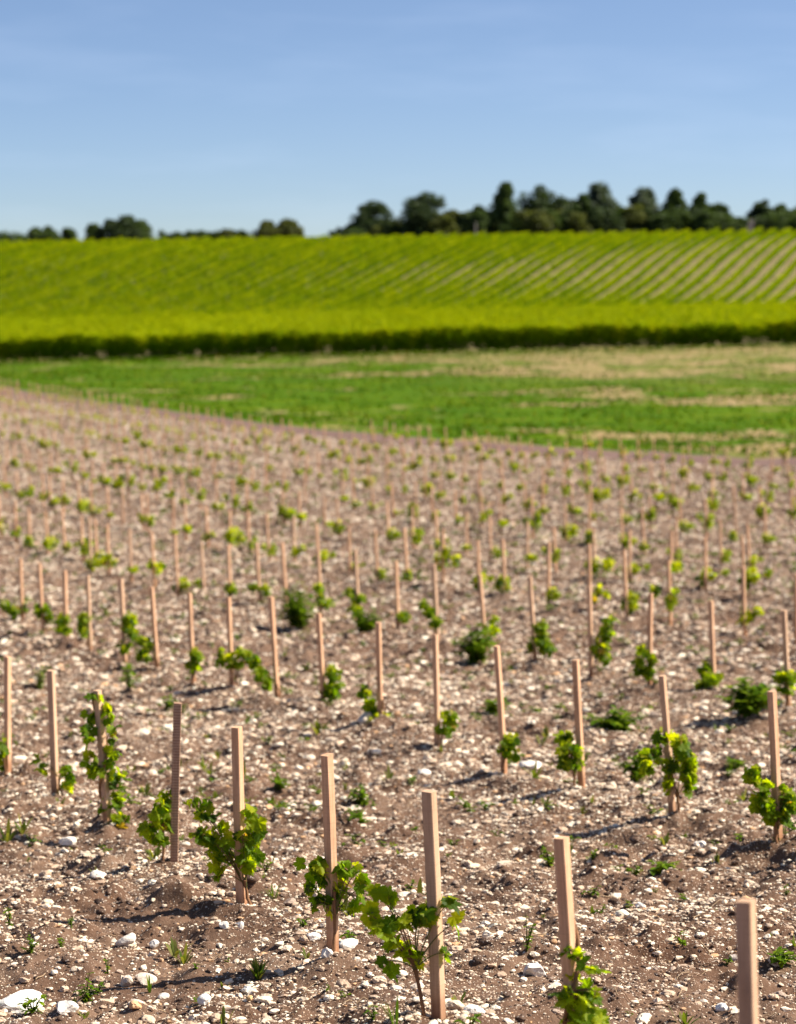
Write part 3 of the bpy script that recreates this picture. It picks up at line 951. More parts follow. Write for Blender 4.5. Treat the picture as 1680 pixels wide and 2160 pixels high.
# leaf clouds of each vine in photograph pixels: (x, y, half width, half height[, density]); trunk foot offset in pixels
VINES = {
    (1, 0): dict(b=[(2, 1575, 10, 28), (4, 1610, 9, 18)], lab='sliver of a vine at the left edge, behind the leftmost front row stake'),
    (1, 1): dict(b=[(89, 1628, 12, 24, .5), (142, 1632, 13, 22), (146, 1658, 13, 18), (80, 1600, 6, 10, .5)], lab='small vine split to either side of the second front row stake'),
    (1, 2): dict(b=[(197, 1468, 20, 10, .8), (188, 1505, 12, 20), (230, 1508, 14, 26), (186, 1548, 12, 26), (236, 1545, 14, 22), (192, 1605, 15, 24), (238, 1590, 16, 28), (245, 1640, 26, 24), (205, 1628, 12, 16), (215, 1690, 10, 22, .7), (252, 1690, 20, 24), (255, 1730, 18, 22)], wind=True, lab='tall narrow vine winding golden stems all the way up its stake'),
    (1, 3): dict(b=[(350, 1680, 18, 20), (338, 1705, 24, 22), (352, 1735, 16, 22), (322, 1748, 22, 20), (318, 1768, 14, 14), (335, 1770, 12, 12)], foot=(346, 1822), th=.16, lab='small leafy vine on a bare orange trunk left of the banded stake'),
    (1, 4): dict(b=[(405, 1700, 20, 14), (432, 1716, 24, 24), (425, 1760, 22, 22), (462, 1765, 26, 30), (450, 1805, 24, 28), (465, 1838, 14, 22), (485, 1800, 20, 22), (528, 1712, 24, 16), (540, 1740, 20, 26), (520, 1772, 26, 26), (542, 1795, 18, 20), (522, 1818, 24, 18)], lab='bushiest front row vine with dark green leaves spread left of its stake'),
    (1, 5): dict(b=[(655, 1822, 24, 12), (678, 1835, 26, 18), (700, 1860, 28, 16), (655, 1880, 20, 20), (675, 1905, 20, 22), (715, 1880, 18, 18), (735, 1828, 26, 14), (757, 1840, 16, 14), (712, 1920, 12, 18, .8), (765, 1868, 18, 20), (755, 1900, 14, 20)], foot=(704, 2030), th=.22, lab='vine with broad dark and light leaves round the middle of its stake'),
    (1, 6): dict(b=[(822, 1888, 24, 24), (795, 1875, 18, 14), (782, 1925, 18, 28, .8), (845, 1945, 30, 22), (875, 1935, 20, 24), (800, 1965, 24, 20, .7), (860, 2000, 26, 24), (830, 1985, 14, 16), (895, 1925, 14, 30), (952, 1905, 14, 24), (958, 1945, 9, 30), (941, 2008, 12, 12, 1.3), (820, 2030, 16, 24, .7), (870, 2035, 20, 20, .7)], foot=(903, 2172), tp=[(903, 2178), (895, 2140), (886, 2090), (880, 2062), (876, 2045)], th=.2, lab='sprawling vine with sunlit yellow green leaves left of the middle foreground stake'),
    (1, 7): dict(b=[(1212, 2010, 24, 14), (1236, 2022, 18, 18), (1244, 2050, 20, 18), (1208, 2062, 22, 18), (1205, 2095, 26, 22), (1240, 2090, 28, 18), (1222, 2125, 34, 24), (1262, 2100, 14, 14), (1250, 2150, 30, 20), (1205, 2160, 24, 22), (1230, 2200, 30, 30)], wind=True, lab='vine climbing the right foreground stake from the bottom edge'),
    (2, 0): dict(b=[(1588, 1630, 18, 20), (1602, 1660, 24, 22), (1612, 1695, 24, 26), (1630, 1722, 18, 18), (1655, 1672, 22, 22), (1668, 1700, 16, 26), (1650, 1720, 16, 16)], lab='vine at the right edge drooping in two bunches either side of its stake'),
    (2, 1): dict(b=[(1395, 1552, 24, 16, .7), (1375, 1590, 24, 24, .6), (1365, 1615, 22, 18, .5), (1436, 1575, 22, 28), (1450, 1610, 22, 26), (1420, 1615, 16, 20), (1455, 1650, 18, 26), (1412, 1655, 12, 26, .8)], lab='wide airy vine spreading either side of the leaning stake'),
    (2, 2): dict(b=[(1195, 1560, 18, 18), (1205, 1585, 26, 24), (1198, 1612, 20, 16), (1216, 1605, 14, 20)], foot=(1213, 1655), lab='compact oval vine just left of the dark weathered stake'),
    (2, 3): dict(b=[(1076, 1562, 20, 18), (1082, 1585, 20, 16), (1062, 1582, 12, 18)], lab='small round yellow green vine at the foot of its stake'),
    (2, 4): dict(b=[(945, 1512, 22, 14), (942, 1535, 22, 18)], foot=(930, 1576), lab='small tufted vine leaning right from behind its stake'),
    (2, 5): dict(b=[(771, 1458, 11, 20), (784, 1490, 18, 20), (805, 1512, 18, 14), (795, 1520, 14, 14)], lab='low vine of two joined tufts left of its stake'),
    (2, 6): dict(b=[(702, 1420, 16, 20), (706, 1450, 20, 22), (692, 1462, 14, 18)], lab='upright leafy vine against the lower right of a pale stake'),
    (2, 7): dict(b=[(535, 1395, 14, 16), (548, 1422, 16, 18), (562, 1440, 16, 16)], lab='vine with a leafy arm drooping left of an orange toned stake'),
    (2, 8): dict(b=[(465, 1388, 11, 24), (486, 1395, 16, 18), (512, 1378, 18, 14), (530, 1390, 12, 14), (500, 1402, 14, 12)], lab='wide low vine round an orange toned stake'),
    (2, 9): dict(b=[(414, 1382, 14, 16), (408, 1405, 14, 18)], lab='single small vine hanging at the foot of a pale stake'),
    (2, 10): dict(b=[(296, 1352, 12, 14), (302, 1380, 16, 18), (315, 1358, 8, 14)], lab='loose vine tuft left of a very pale pinkish stake'),
    (2, 11): dict(b=[(274, 1305, 14, 18), (276, 1335, 12, 18), (262, 1365, 14, 16), (266, 1318, 10, 20)], lab='two lobed vine hanging down the lower half of its stake'),
    (2, 12): dict(b=[(178, 1308, 12, 18), (174, 1332, 12, 14)], lab='oval vine bunch on the left side of an orange toned stake'),
    (2, 13): dict(b=[(132, 1308, 18, 16), (136, 1328, 16, 12)], lab='dense little vine under a short looking stake at the left'),
    (2, 14): dict(b=[(86, 1278, 12, 10), (80, 1292, 7, 14), (104, 1300, 10, 18), (95, 1285, 10, 8)], lab='arched yellow green vine under a bright stake at the left'),
    (2, 15): dict(b=[(10, 1275, 12, 14), (28, 1288, 16, 14), (54, 1280, 6, 12)], lab='pair of dark green vine tufts near the left edge'),
    (3, 0): dict(b=[(1645, 1428, 18, 18), (1668, 1430, 14, 18), (1660, 1452, 18, 14)], lab='arching vine at the right edge, third row'),
    (3, 1): dict(b=[(1488, 1410, 16, 18), (1500, 1432, 22, 18), (1482, 1448, 16, 18)], lab='round full vine covering the foot of the third row stake near right'),
    (3, 2): dict(b=[(1356, 1378, 16, 18), (1348, 1405, 14, 22), (1376, 1400, 10, 30), (1366, 1420, 16, 16)], lab='vine with two hanging wings and a pale top leaf, third row'),
    (3, 3): dict(b=[(1290, 1308, 14, 10), (1278, 1335, 18, 22), (1268, 1368, 20, 24), (1280, 1390, 12, 14)], lab='tall slanting vine right of its stake, rising to a bent tip'),
    (3, 4): dict(b=[(1142, 1322, 14, 16), (1140, 1345, 20, 18), (1152, 1368, 18, 16), (1118, 1368, 6, 14)], lab='bell shaped vine with drooping lower leaves, third row'),
    (3, 5): dict(b=[(1044, 1312, 12, 14), (1036, 1330, 18, 14)], lab='yellow topped vine merging into a spreading green weed'),
    (3, 6): dict(b=[(892, 1274, 12, 10), (906, 1292, 14, 16), (918, 1312, 14, 16)], lab='vine bending left with a drooping yellow tip'),
    (3, 7): dict(b=[(852, 1302, 15, 16)], lab='single small round vine right of its stake'),
    (3, 8): dict(b=[(738, 1252, 16, 12), (760, 1262, 14, 12), (750, 1285, 16, 14)], lab='yellow green vine above a dark spreading weed'),
    (3, 9): dict(b=[(672, 1240, 12, 14), (688, 1272, 18, 12), (676, 1262, 10, 14)], lab='bright vine at the right side of the largest weed bush'),
    (3, 11): dict(b=[(534, 1238, 14, 12), (560, 1245, 12, 14)], lab='flat topped two bunched vine, third row'),
    (3, 12): dict(b=[(487, 1242, 13, 14)], lab='small dark vine hiding the foot of a third row stake'),
}
def px_blob(e, Y, r):
    s = Y / FPX
    dn = e[4] if len(e) > 4 else 1.0
    y = Y + r.normal(0, .5) * e[2] * s
    p = at_depth(e[0], e[1], y)
    return (np.array(p), max(.012, e[2] * s), max(.012, e[3] * s), dn)
for key, d in VINES.items():
    s = SK[key]
    seed = key[0] * 100 + key[1]
    r = np.random.default_rng(seed)
    Y = s['y'] - (.02 if key[0] == 1 else .03)
    blobs = [px_blob(e, Y, r) for e in d['b']]
    off = Vector((.035, -.02, 0)) if key[1] % 3 else Vector((-.01, -.035, 0))
    f = Vector((s['x'], s['y'], 0)) + off
    if 'foot' in d:
        f = at_depth(d['foot'][0], d['foot'][1], s['y'] - .02)
    base = (f.x, f.y, zg1(f.x, f.y))
    tp = None
    if d.get('wind'):
        k = 40
        t = np.linspace(0, 1, k)
        a = t * 9 + 1.0
        v = np.array(s['v']) * .96
        q0 = np.array((s['x'], s['y'], s['z']))
        tp = q0 + v * t[:, None] + np.stack([np.cos(a), np.sin(a), 0 * a], 1) * .025
        if key == (1, 7): tp = tp[:int(k * .72)]
    elif 'tp' in d:
        tp = [np.array(at_depth(a, b, s['y'] - .02)) for a, b in d['tp']]
    units = LEAF_HI if s['y'] < 13 else LEAF_MID
    o = build_vine(base, blobs, seed, units, leaf=.040 if key[0] == 1 else .038, trunk_h=d.get('th', .1), trunk_r=.0065 if key[0] == 1 else .007,
                   trunk_pts=tp, density=1.0 if key[0] == 1 else 1.45, sun_col=.12 if key in ((1, 6), (1, 7)) else 0.0)
    tag(o, d['lab'], 'vine', 'young vines planted beside stakes')

# other vines: a dozen built in the same way, then copied
PROTO = []
for i in range(12):
    r = np.random.default_rng(70 + i)
    h = [.13, .15, .18, .12, .2, .16, .14, .22, .12, .17, .15, .13][i]
    w = [.07, .06, .08, .09, .07, .06, .10, .07, .055, .08, .07, .09][i]
    blobs = [((r.normal(0, .03), r.normal(0, .03), h + r.uniform(-.02, .02)), w, w * r.uniform(.75, 1.1), 1.0)]
    for k in range(1 + i % 3):
        blobs.append(((r.normal(0, .07), r.normal(0, .05), h * r.uniform(.8, 1.5)), w * .6, w * r.uniform(.5, .9), 1.0))
    PROTO.append((np.zeros(3), blobs, 90 + i))
proto_objs = {}
def put_vine(s, first):
    r = random.Random(int(s['x'] * 991) + int(s['y'] * 313))
    i = r.randrange(12)
    if i not in proto_objs:
        o = build_vine(*PROTO[i], LEAF_LOW if False else LEAF_MID, leaf=.042, trunk_h=.07, sun_col=.34, seg=5)
        proto_objs[i] = o
    else:
        o = copy_tree(proto_objs[i])
    x = s['x'] + r.uniform(-.02, .06); y = s['y'] + r.uniform(-.06, .03)
    o.location = (x, y, zg1(x, y))
    o.rotation_euler = (0, 0, r.uniform(-.9, .9))
    k = r.uniform(.85, 1.5)
    o.scale = (k, k, k * r.uniform(.9, 1.2))
    return o
done = set(VINES)
missing = {(1, 8), (3, 10), (3, 13)}
left_over = []
nv = len(VINES)
for s in own:
    key = (s['row'], s['k'])
    if key in done or key in missing: continue
    if random.Random(int(s['x'] * 571) + int(s['y'] * 17)).random() < .04: continue
    if nv >= 300: left_over.append(s); continue
    o = put_vine(s, False); nv += 1
    rw = s['row']
    lab = 'small bright green vine at the %s stake from the right in the %s row' % (ORD[s['ord']], ORD[rw]) if rw <= 8 and s['ord'] <= 30 else 'tiny blurred green vine beside a stake in the %s row' % ORD[rw]
    tag(o, lab, 'vine', 'young vines planted beside stakes')
# the far remainder of the vines as one mass
mb = MB()
r = np.random.default_rng(5)
for s in rest + left_over:
    if r.random() < .05: continue
    z = zg1(s['x'], s['y'])
    c = np.array([s['x'] + r.normal(0, .04), s['y'] + r.normal(0, .05), z + r.uniform(.12, .22)])
    w = r.uniform(.10, .17)
    for k in range(26):
        d = r.normal(size=3); d /= np.linalg.norm(d)
        p = c + d * r.random() ** .5 * np.array([w, w, w * 1.15])
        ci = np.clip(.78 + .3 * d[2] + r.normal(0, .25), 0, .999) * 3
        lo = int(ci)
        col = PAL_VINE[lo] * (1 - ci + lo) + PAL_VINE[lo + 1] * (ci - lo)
        add_leaf(mb, LEAF_LOW[k % 4], p, r.normal(size=3) + (0, 0, -.4), r.normal(size=3) * .6 + (0, 0, .7), .05 * r.uniform(.7, 1.2), col)
o = mb.build('distant_young_vines', M_LEAF)
tag(o, 'countless tiny green vines dotted among the far stakes', 'vines', kind='stuff')

# ------------------------------------------------------------------ weeds and grass tufts
def weed_mesh(seed, w, h, n, kind, pal):
    r = np.random.default_rng(seed)
    mb = MB()
    if kind == 'grass':
        for k in range(n):
            a = r.uniform(0, 6.28); lean = r.uniform(.1, 1.0); L = h * r.uniform(.5, 1.15)
            d = np.array([math.cos(a) * lean * w / h, math.sin(a) * lean * w / h, 1.0]); d /= np.linalg.norm(d)
            b = np.array([math.cos(a), math.sin(a), 0]) * r.uniform(0, w * .18)
            P = bez(b, b + d * L * .6 + (0, 0, L * .1), b + d * L + np.array([d[0], d[1], -.5]) * L * .3 * lean, 7)
            sd = np.array([-math.sin(a), math.cos(a), 0]) * (.0016 + .0022 * r.random()) * (1.6 if n < 14 else 1)
            wd = np.sin(np.linspace(.35, 3.1, 7))[:, None]
            V = np.concatenate([P - sd * wd, P + sd * wd])
            F = [(i, i + 1, i + 8, i + 7) for i in range(6)]
            mb.add(V, F, pal[r.integers(0, len(pal))] * r.uniform(.8, 1.25))
    else:
        ns = max(3, int(n / 9))
        for k in range(ns):
            a = r.uniform(0, 6.28); q = r.random() ** .6
            tip = np.array([math.cos(a) * w * q, math.sin(a) * w * q, h * (1 - .45 * q * q) * r.uniform(.55, 1.1)])
            P = bez((0, 0, 0), tip * (.35, .35, .7), tip, 8)
            tube(mb, P, np.linspace(.0022, .0008, 8), np.array((.11, .14, .03)), 4)
            for j in range(max(3, n // ns)):
                t = r.uniform(.15, 1.0)
                p = P[int(t * 7)]
                b = r.uniform(0, 6.28)
                tipd = np.array([math.cos(b), math.sin(b), r.uniform(-.25, .55)])
                L = min(.075, max(.014, .42 * min(w, h))) * r.uniform(.6, 1.25)
                sdv = np.cross(tipd, (0, 0, 1)); sdv /= np.linalg.norm(sdv) + 1e-9
                nrm = np.cross(sdv, tipd)
                xs = np.array([0, .25, .55, .8, 1.0]); ww = np.array([.03, .26, .30, .17, .0]) * r.uniform(.7, 1.1)
                bend = -.35 * xs ** 2
                C = p + L * (xs[:, None] * tipd + bend[:, None] * np.array([0, 0, .5]))
                V = np.concatenate([C, C + L * ww[:, None] * sdv + L * .25 * ww[:, None] * nrm, C - L * ww[:, None] * sdv + L * .25 * ww[:, None] * nrm])
                F = [(i, i + 1, i + 6, i + 5) for i in range(4)] + [(i + 1, i, i + 10, i + 11) for i in range(4)]
                mb.add(V, F, pal[r.integers(0, len(pal))] * r.uniform(.75, 1.25))
    return mb
PAL_WEED = np.array([(.090, .175, .005), (.140, .235, .007), (.205, .295, .010)])
PAL_GRASS = np.array([(.085, .150, .020), (.130, .170, .030), (.20, .20, .06)])
WEEDS = [  # px, py of the foot, width px, height px, leaves, kind, label
    (627, 1322, 46, 92, 420, 'leafy', 'largest dark green weed bush, between the second and third vine rows'),
    (772, 1338, 34, 56, 200, 'leafy', 'dark green spreading weed below the yellow green vine'),
    (1005, 1400, 46, 72, 300, 'leafy', 'wide green weed spreading below a yellow topped vine'),
    (1578, 1518, 62, 70, 360, 'leafy', 'low dark green weed bush left of the right edge vine'),
    (84, 1455, 22, 50, 70, 'leafy', 'fresh green weed between the two leftmost front row stakes'),
    (272, 1470, 30, 50, 60, 'leafy', 'thin weed behind the vine wound stake'),
    (352, 1500, 24, 34, 50, 'leafy', 'small weed just behind the banded stake'),
    (385, 1505, 16, 26, 30, 'leafy', 'tiny weed right of the banded stake top'),
    (1045, 1500, 36, 34, 90, 'leafy', 'low weed left of a second row stake'),
    (1300, 1545, 60, 46, 160, 'leafy', 'broad low weed left of the leaning stake'),
    (1345, 1640, 40, 60, 110, 'leafy', 'weed stems mixed into the airy vine of the leaning stake'),
    (1545, 1625, 30, 28, 70, 'leafy', 'small green weed between the two right hand second row stakes'),
    (590, 1680, 28, 44, 70, 'leafy', 'weed standing in the lane behind the bushiest front row vine'),
    (655, 1705, 18, 26, 35, 'leafy', 'small weed left of the red stemmed stake'),
    (765, 1700, 30, 42, 80, 'leafy', 'upright weed in the lane behind the middle foreground stake'),
    (752, 1745, 30, 40, 80, 'leafy', 'broad leaved weed in the lane, nearer of two'),
    (985, 1705, 20, 24, 40, 'leafy', 'small pale weed right of the middle foreground stake top'),
    (1112, 2022, 20, 68, 40, 'leafy', 'upright seedling with round leaves between the two foreground stakes'),
    (545, 2066, 34, 52, 70, 'grass', 'fine dark grass tuft on the shadow edge'),
    (965, 2120, 66, 46, 9, 'grass', 'few long grass blades lying right of the middle foreground stake'),
    (835, 2165, 34, 70, 7, 'grass', 'long broad grass blades left of the middle foreground stake'),
    (1445, 2160, 70, 66, 10, 'grass', 'broad bladed grass at the bottom edge left of the nearest stake'),
    (470, 2168, 40, 50, 7, 'grass', 'dark broad grass blades at the bottom edge left of centre'),
    (316, 2094, 16, 46, 5, 'grass', 'single upright grass shoot before a cream stone'),
    (182, 2112, 26, 56, 46, 'leafy', 'dark narrow leaved weed right of the big corner rock'),
    (70, 2138, 34, 40, 40, 'leafy', 'lobed weed growing against the big corner rock'),
    (178, 2148, 36, 26, 14, 'grass', 'thin star shaped grass tuft below the narrow leaved weed'),
    (65, 2010, 22, 42, 40, 'leafy', 'small leafy weed near the left edge above the big rock'),
    (130, 1998, 20, 24, 26, 'leafy', 'little flat weed beside white stones at the left'),
    (150, 1960, 16, 26, 20, 'leafy', 'tiny upright weed above the little flat weed'),
    (228, 2058, 12, 46, 12, 'leafy', 'single thin stemmed seedling left of the tan stones'),
    (20, 1955, 20, 36, 34, 'leafy', 'bright green weed at the left edge below the front row'),
    (580, 1900, 50, 36, 22, 'grass', 'yellowish grass spreading right of the bushiest vine stake'),
    (735, 1990, 22, 24, 30, 'leafy', 'small star leaved weed right of the red stemmed stake'),
    (1395, 1850, 40, 34, 70, 'leafy', 'loose weed clump in the lane before the leaning stake'),
    (1340, 1830, 26, 24, 30, 'leafy', 'small weed left of the loose weed clump'),
    (1160, 1830, 24, 44, 50, 'leafy', 'weed half hidden behind the right foreground stake'),
    (1250, 1815, 20, 20, 26, 'leafy', 'low weed just right of the right foreground stake'),
    (1650, 2030, 40, 40, 60, 'leafy', 'bright star leaved weed right of the nearest stake'),
    (1535, 2045, 14, 24, 18, 'leafy', 'tiny seedling left of the nearest stake'),
    (1440, 2020, 22, 30, 30, 'leafy', 'reddish green rosette weed in the right foreground'),
    (1270, 1925, 16, 18, 20, 'leafy', 'small weed above the straw in the right foreground'),
    (1445, 1870, 20, 20, 20, 'leafy', 'short weed in the lane before the right hand stakes'),
    (1660, 1900, 14, 20, 16, 'leafy', 'small dark weed under the right edge vine'),
    (790, 2150, 22, 34, 26, 'leafy', 'narrow leaved weed left of the broad grass blades'),
    (1255, 2155, 10, 24, 6, 'grass', 'few grass blades beside the climbing vine foot'),
]
for i, (px, py, w, h, n, kind, lab) in enumerate(WEEDS):
    p = surf_at(px, py)
    s = p.y / FPX
    mb = weed_mesh(2000 + i, w * s * (1.15 if kind == 'leafy' else 1), h * s * (1.2 if kind == 'leafy' else 1), int(n * 1.7) if kind == 'leafy' else n, kind, PAL_WEED if kind == 'leafy' else PAL_GRASS)
    o = mb.build('weed' if kind == 'leafy' else 'grass_tuft', M_WEED)
    o.location = (p.x, p.y, zg1(p.x, p.y) - .004)
    tag(o, lab, 'weed' if kind == 'leafy' else 'grass', 'weeds between the vine rows')
def build_small_weeds():
    r = np.random.default_rng(77)
    protos = [weed_mesh(3000 + i, .035, .035, 22, 'leafy', PAL_WEED) for i in range(5)] + [weed_mesh(3100 + i, .05, .05, 9, 'grass', PAL_GRASS) for i in range(3)]
    mb = MB()
    for dens, y0, y1, k in [(5.5, 5, 9, 1.2), (8.0, 9, 26, 1.7), (4.5, 26, 45, 2.4), (1.6, 45, 110, 3.4)]:
        x, y = field_points(r, dens, y0, y1, .9, 81)
        z = zground(x, y)
        for a, b, c in zip(x, y, z):
            g = protos[r.integers(0, 8 if b < 16 else 5)]
            th = r.uniform(0, 6.28); k2 = k * r.uniform(.4, 1.3)
            A = np.array(Matrix.Rotation(th, 3, 'Z')) * k2
            off = 0
            for vv, cc, ff in zip(g.v, g.c, g.groups):
                mb.add(vv @ A.T + (a, b, c - .003), ff - off, cc)
                off += len(vv)
    o = mb.build('small_weeds', M_WEED)
    tag(o, 'sparse tiny green weeds sprouting across the stony soil', 'weeds', kind='stuff')
build_small_weeds()

# ------------------------------------------------------------------ meadow grass beyond the young vines
def quads(mb, r, P, size, cols, upbias=.0):
    """small leaf quads at points P, random facing"""
    n = len(P)
    a = r.normal(size=(n, 3)); a /= np.linalg.norm(a, axis=1, keepdims=True)
    b = r.normal(size=(n, 3)) + np.array([0, 0, upbias]); b -= a * (a * b).sum(1, keepdims=True); b /= np.linalg.norm(b, axis=1, keepdims=True)
    s = np.asarray(size).reshape(-1, 1)
    V = np.stack([P - a * s, P - b * s * .75, P + a * s * 1.15, P + b * s * .75], 1).reshape(-1, 3)
    F = np.arange(4 * n).reshape(n, 4)
    mb.add(V, F, np.repeat(cols, 4, 0))
def build_meadow():
    r = np.random.default_rng(9)
    n = 70000
    y = r.uniform(66, 181, n); x = r.uniform(-1, 1, n) * (.1647 * y * 1.15 + 1)
    e = field_edge(x)
    p = .5 + .5 * (vnoise(x / 5, y / 4, 31) * .6 + vnoise(x / 1.6, y / 1.9, 91) * .5) - .35 * sstep(-2, 14, x) * sstep(112, 140, y)
    fringe = np.exp(-((y - 176) / 4) ** 2)
    ok = (y > e + .3) & (r.random(n) < np.clip(p + .5 * fringe, .12, 1))
    x, y, fringe = x[ok], y[ok], fringe[ok]
    h = r.uniform(.03, .10, len(x)) * (1 + 3.5 * fringe * r.random(len(x)))
    z = zground(x, y)
    w = r.uniform(.03, .08, len(x))
    th = r.uniform(0, 3.14, len(x)); lean = r.normal(0, .35, (len(x), 2))
    dx, dy = np.cos(th) * w, np.sin(th) * w
    V = np.stack([np.stack([x - dx, y - dy, z - .02], 1), np.stack([x + dx, y + dy, z - .02], 1),
                  np.stack([x + dx * .6 + lean[:, 0] * h, y + dy * .6 + lean[:, 1] * h, z + h], 1), np.stack([x - dx * .6 + lean[:, 0] * h, y - dy * .6 + lean[:, 1] * h, z + h], 1)], 1).reshape(-1, 3)
    pal = np.array([(.040, .100, .0005), (.066, .130, .0005), (.112, .155, .003), (.20, .16, .035)])
    k = r.choice(4, len(x), p=[.35, .35, .2, .1])
    c = pal[k] * (1 - .35 * fringe[:, None]) * r.uniform(.8, 1.2, (len(x), 1))
    mb = MB()
    mb.add(V, np.arange(len(V)).reshape(-1, 4), np.repeat(c, 4, 0))
    o = mb.build('meadow_grass', M_FAR)
    tag(o, 'fresh green grass with dry tan streaks beyond the young vines', 'grass', kind='stuff')
build_meadow()

# ------------------------------------------------------------------ the grown vineyard: a block of cross rows, then rows up the hill
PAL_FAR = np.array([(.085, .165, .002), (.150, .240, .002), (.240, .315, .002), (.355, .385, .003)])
def vine_row_mesh(seed, L, n, zlo, zhi, thick, size, zfun, bright=0.0, grad=.5, streak=0.0):
    """leaf strip along +x, zfun(x) its ground level"""
    r = np.random.default_rng(seed)
    x = r.uniform(-L / 2, L / 2, n)
    topv = zhi + .16 * vnoise(x / 1.1, x * 0 + seed, 3) + .10 * vnoise(x / .4, x * 0 + seed, 4)
    q = r.random(n)
    z = zlo + (topv - zlo) * q ** .85
    gap = vnoise(x / .9, x * 0 + seed, 8)
    zl = zlo + .16 * np.maximum(0, vnoise(x / .7, x * 0 + seed, 5))
    keep = (z > zl) & ((gap > -.72) | (r.random(n) < .35))
    x, z, q = x[keep], z[keep], q[keep]
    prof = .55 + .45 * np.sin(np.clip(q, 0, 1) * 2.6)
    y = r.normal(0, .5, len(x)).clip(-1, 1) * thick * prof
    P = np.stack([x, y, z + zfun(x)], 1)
    ci = np.clip(.5 - .5 * grad + grad * q + bright + .14 * vnoise(x / 7, x * 0 + seed * 3.7, 11) + .10 * vnoise(x / 2.2, x * 0 + seed * 1.3, 12) + streak * np.maximum(0, vnoise(x / .55, z / 1.6 + seed, 16) - .2) + r.normal(0, .22, len(x)), 0, .999) * 3  # colour lightens with height: young leaf tips, plus painted side shade
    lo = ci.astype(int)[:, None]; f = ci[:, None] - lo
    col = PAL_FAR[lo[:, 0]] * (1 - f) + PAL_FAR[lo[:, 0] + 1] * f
    mb = MB()
    quads(mb, r, P, size * r.uniform(.7, 1.3, len(x)), col, .2)
    return mb
def trunks_geo(seed, L, step, h, zfun):
    r = np.random.default_rng(seed)
    out = []
    for x in np.arange(-L / 2, L / 2, step):
        mb = MB(); out.append(mb)
        xx = x + r.normal(0, .08); z = float(zfun(np.array([xx]))[0])
        tube(mb, [(xx, 0, z - .05), (xx + r.normal(0, .03), 0, z + h * .6), (xx + r.normal(0, .05), 0, z + h)], [.035, .028, .03], (.10, .07, .05), 5)
    return out
flat0 = lambda x: np.zeros_like(x)
tilt_ry = -math.atan(TILT)
# front row of the block: dense, with its trunks
BLOCK_Y0 = 184.0
front = empty('vine_row', (0, BLOCK_Y0, float(zbase(0, BLOCK_Y0))))
front.rotation_euler = (0, tilt_ry, 0)
vine_row_mesh(61, 86, 80000, .02, 1.75, .42, .10, flat0, -.14, grad=.9, streak=.9).build('foliage', M_FAR, front)  # lower leaves coloured darker, painting in the shade of this side
for g in trunks_geo(62, 86, 1.15, .7, flat0): g.build('trunk', M_BARK, front)
tag(front, 'nearest cross row of the grown vineyard, its dark shaded side facing the meadow', 'vine row', 'vine rows of the valley block')
protos = []
for i in range(4):
    o = empty('vine_row')
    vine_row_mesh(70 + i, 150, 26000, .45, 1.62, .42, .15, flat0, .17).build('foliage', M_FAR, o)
    protos.append(o)
yy = BLOCK_Y0 + 2.6
i = 0
while yy < 362:
    o = protos[i] if i < 4 else copy_tree(protos[i % 4])
    rr = random.Random(i)
    o.location = (rr.uniform(-6, 6), yy, float(zbase(0, yy)))
    o.location.z += o.location.x * TILT
    o.rotation_euler = (0, tilt_ry, 0)
    if rr.random() < .5: o.rotation_euler = (0, tilt_ry, 0)
    tag(o, 'yellow green cross row of the grown vineyard behind its dark front row', 'vine row', 'vine rows of the valley block')
    yy += 2.6; i += 1
# rows climbing the hill
HD = Vector((.296, .955, 0)).normalized()
HY0, HY1 = 368.0, 466.0
HL = (HY1 - HY0) / HD.y
def hill_z(x):
    y = (HY0 + HY1) / 2 + x * HD.y
    return zprofile(y) + TILT * x * HD.x * (1 - .25 * sstep(372, 466, y))
ang = math.atan2(HD.y, HD.x)
x0 = -122.0; i = 0
while x0 < 92:
    xc = x0 + (HY1 - HY0) / 2 * HD.x / HD.y
    def row_z(t, xc=xc):
        return zbase(xc + t * HD.x, (HY0 + HY1) / 2 + t * HD.y)
    o = empty('vine_row', (xc, (HY0 + HY1) / 2, 0), ang)
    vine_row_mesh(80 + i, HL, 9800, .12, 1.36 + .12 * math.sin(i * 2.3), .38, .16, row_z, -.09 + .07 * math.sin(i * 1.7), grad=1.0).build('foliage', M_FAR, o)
    tag(o, 'long vine row climbing the far hillside with tan soil beside it' if xc > -5 else 'vine row on the left of the far hillside, merged with its neighbours', 'vine row', 'vine rows up the far hillside')
    x0 += 2.78; i += 1

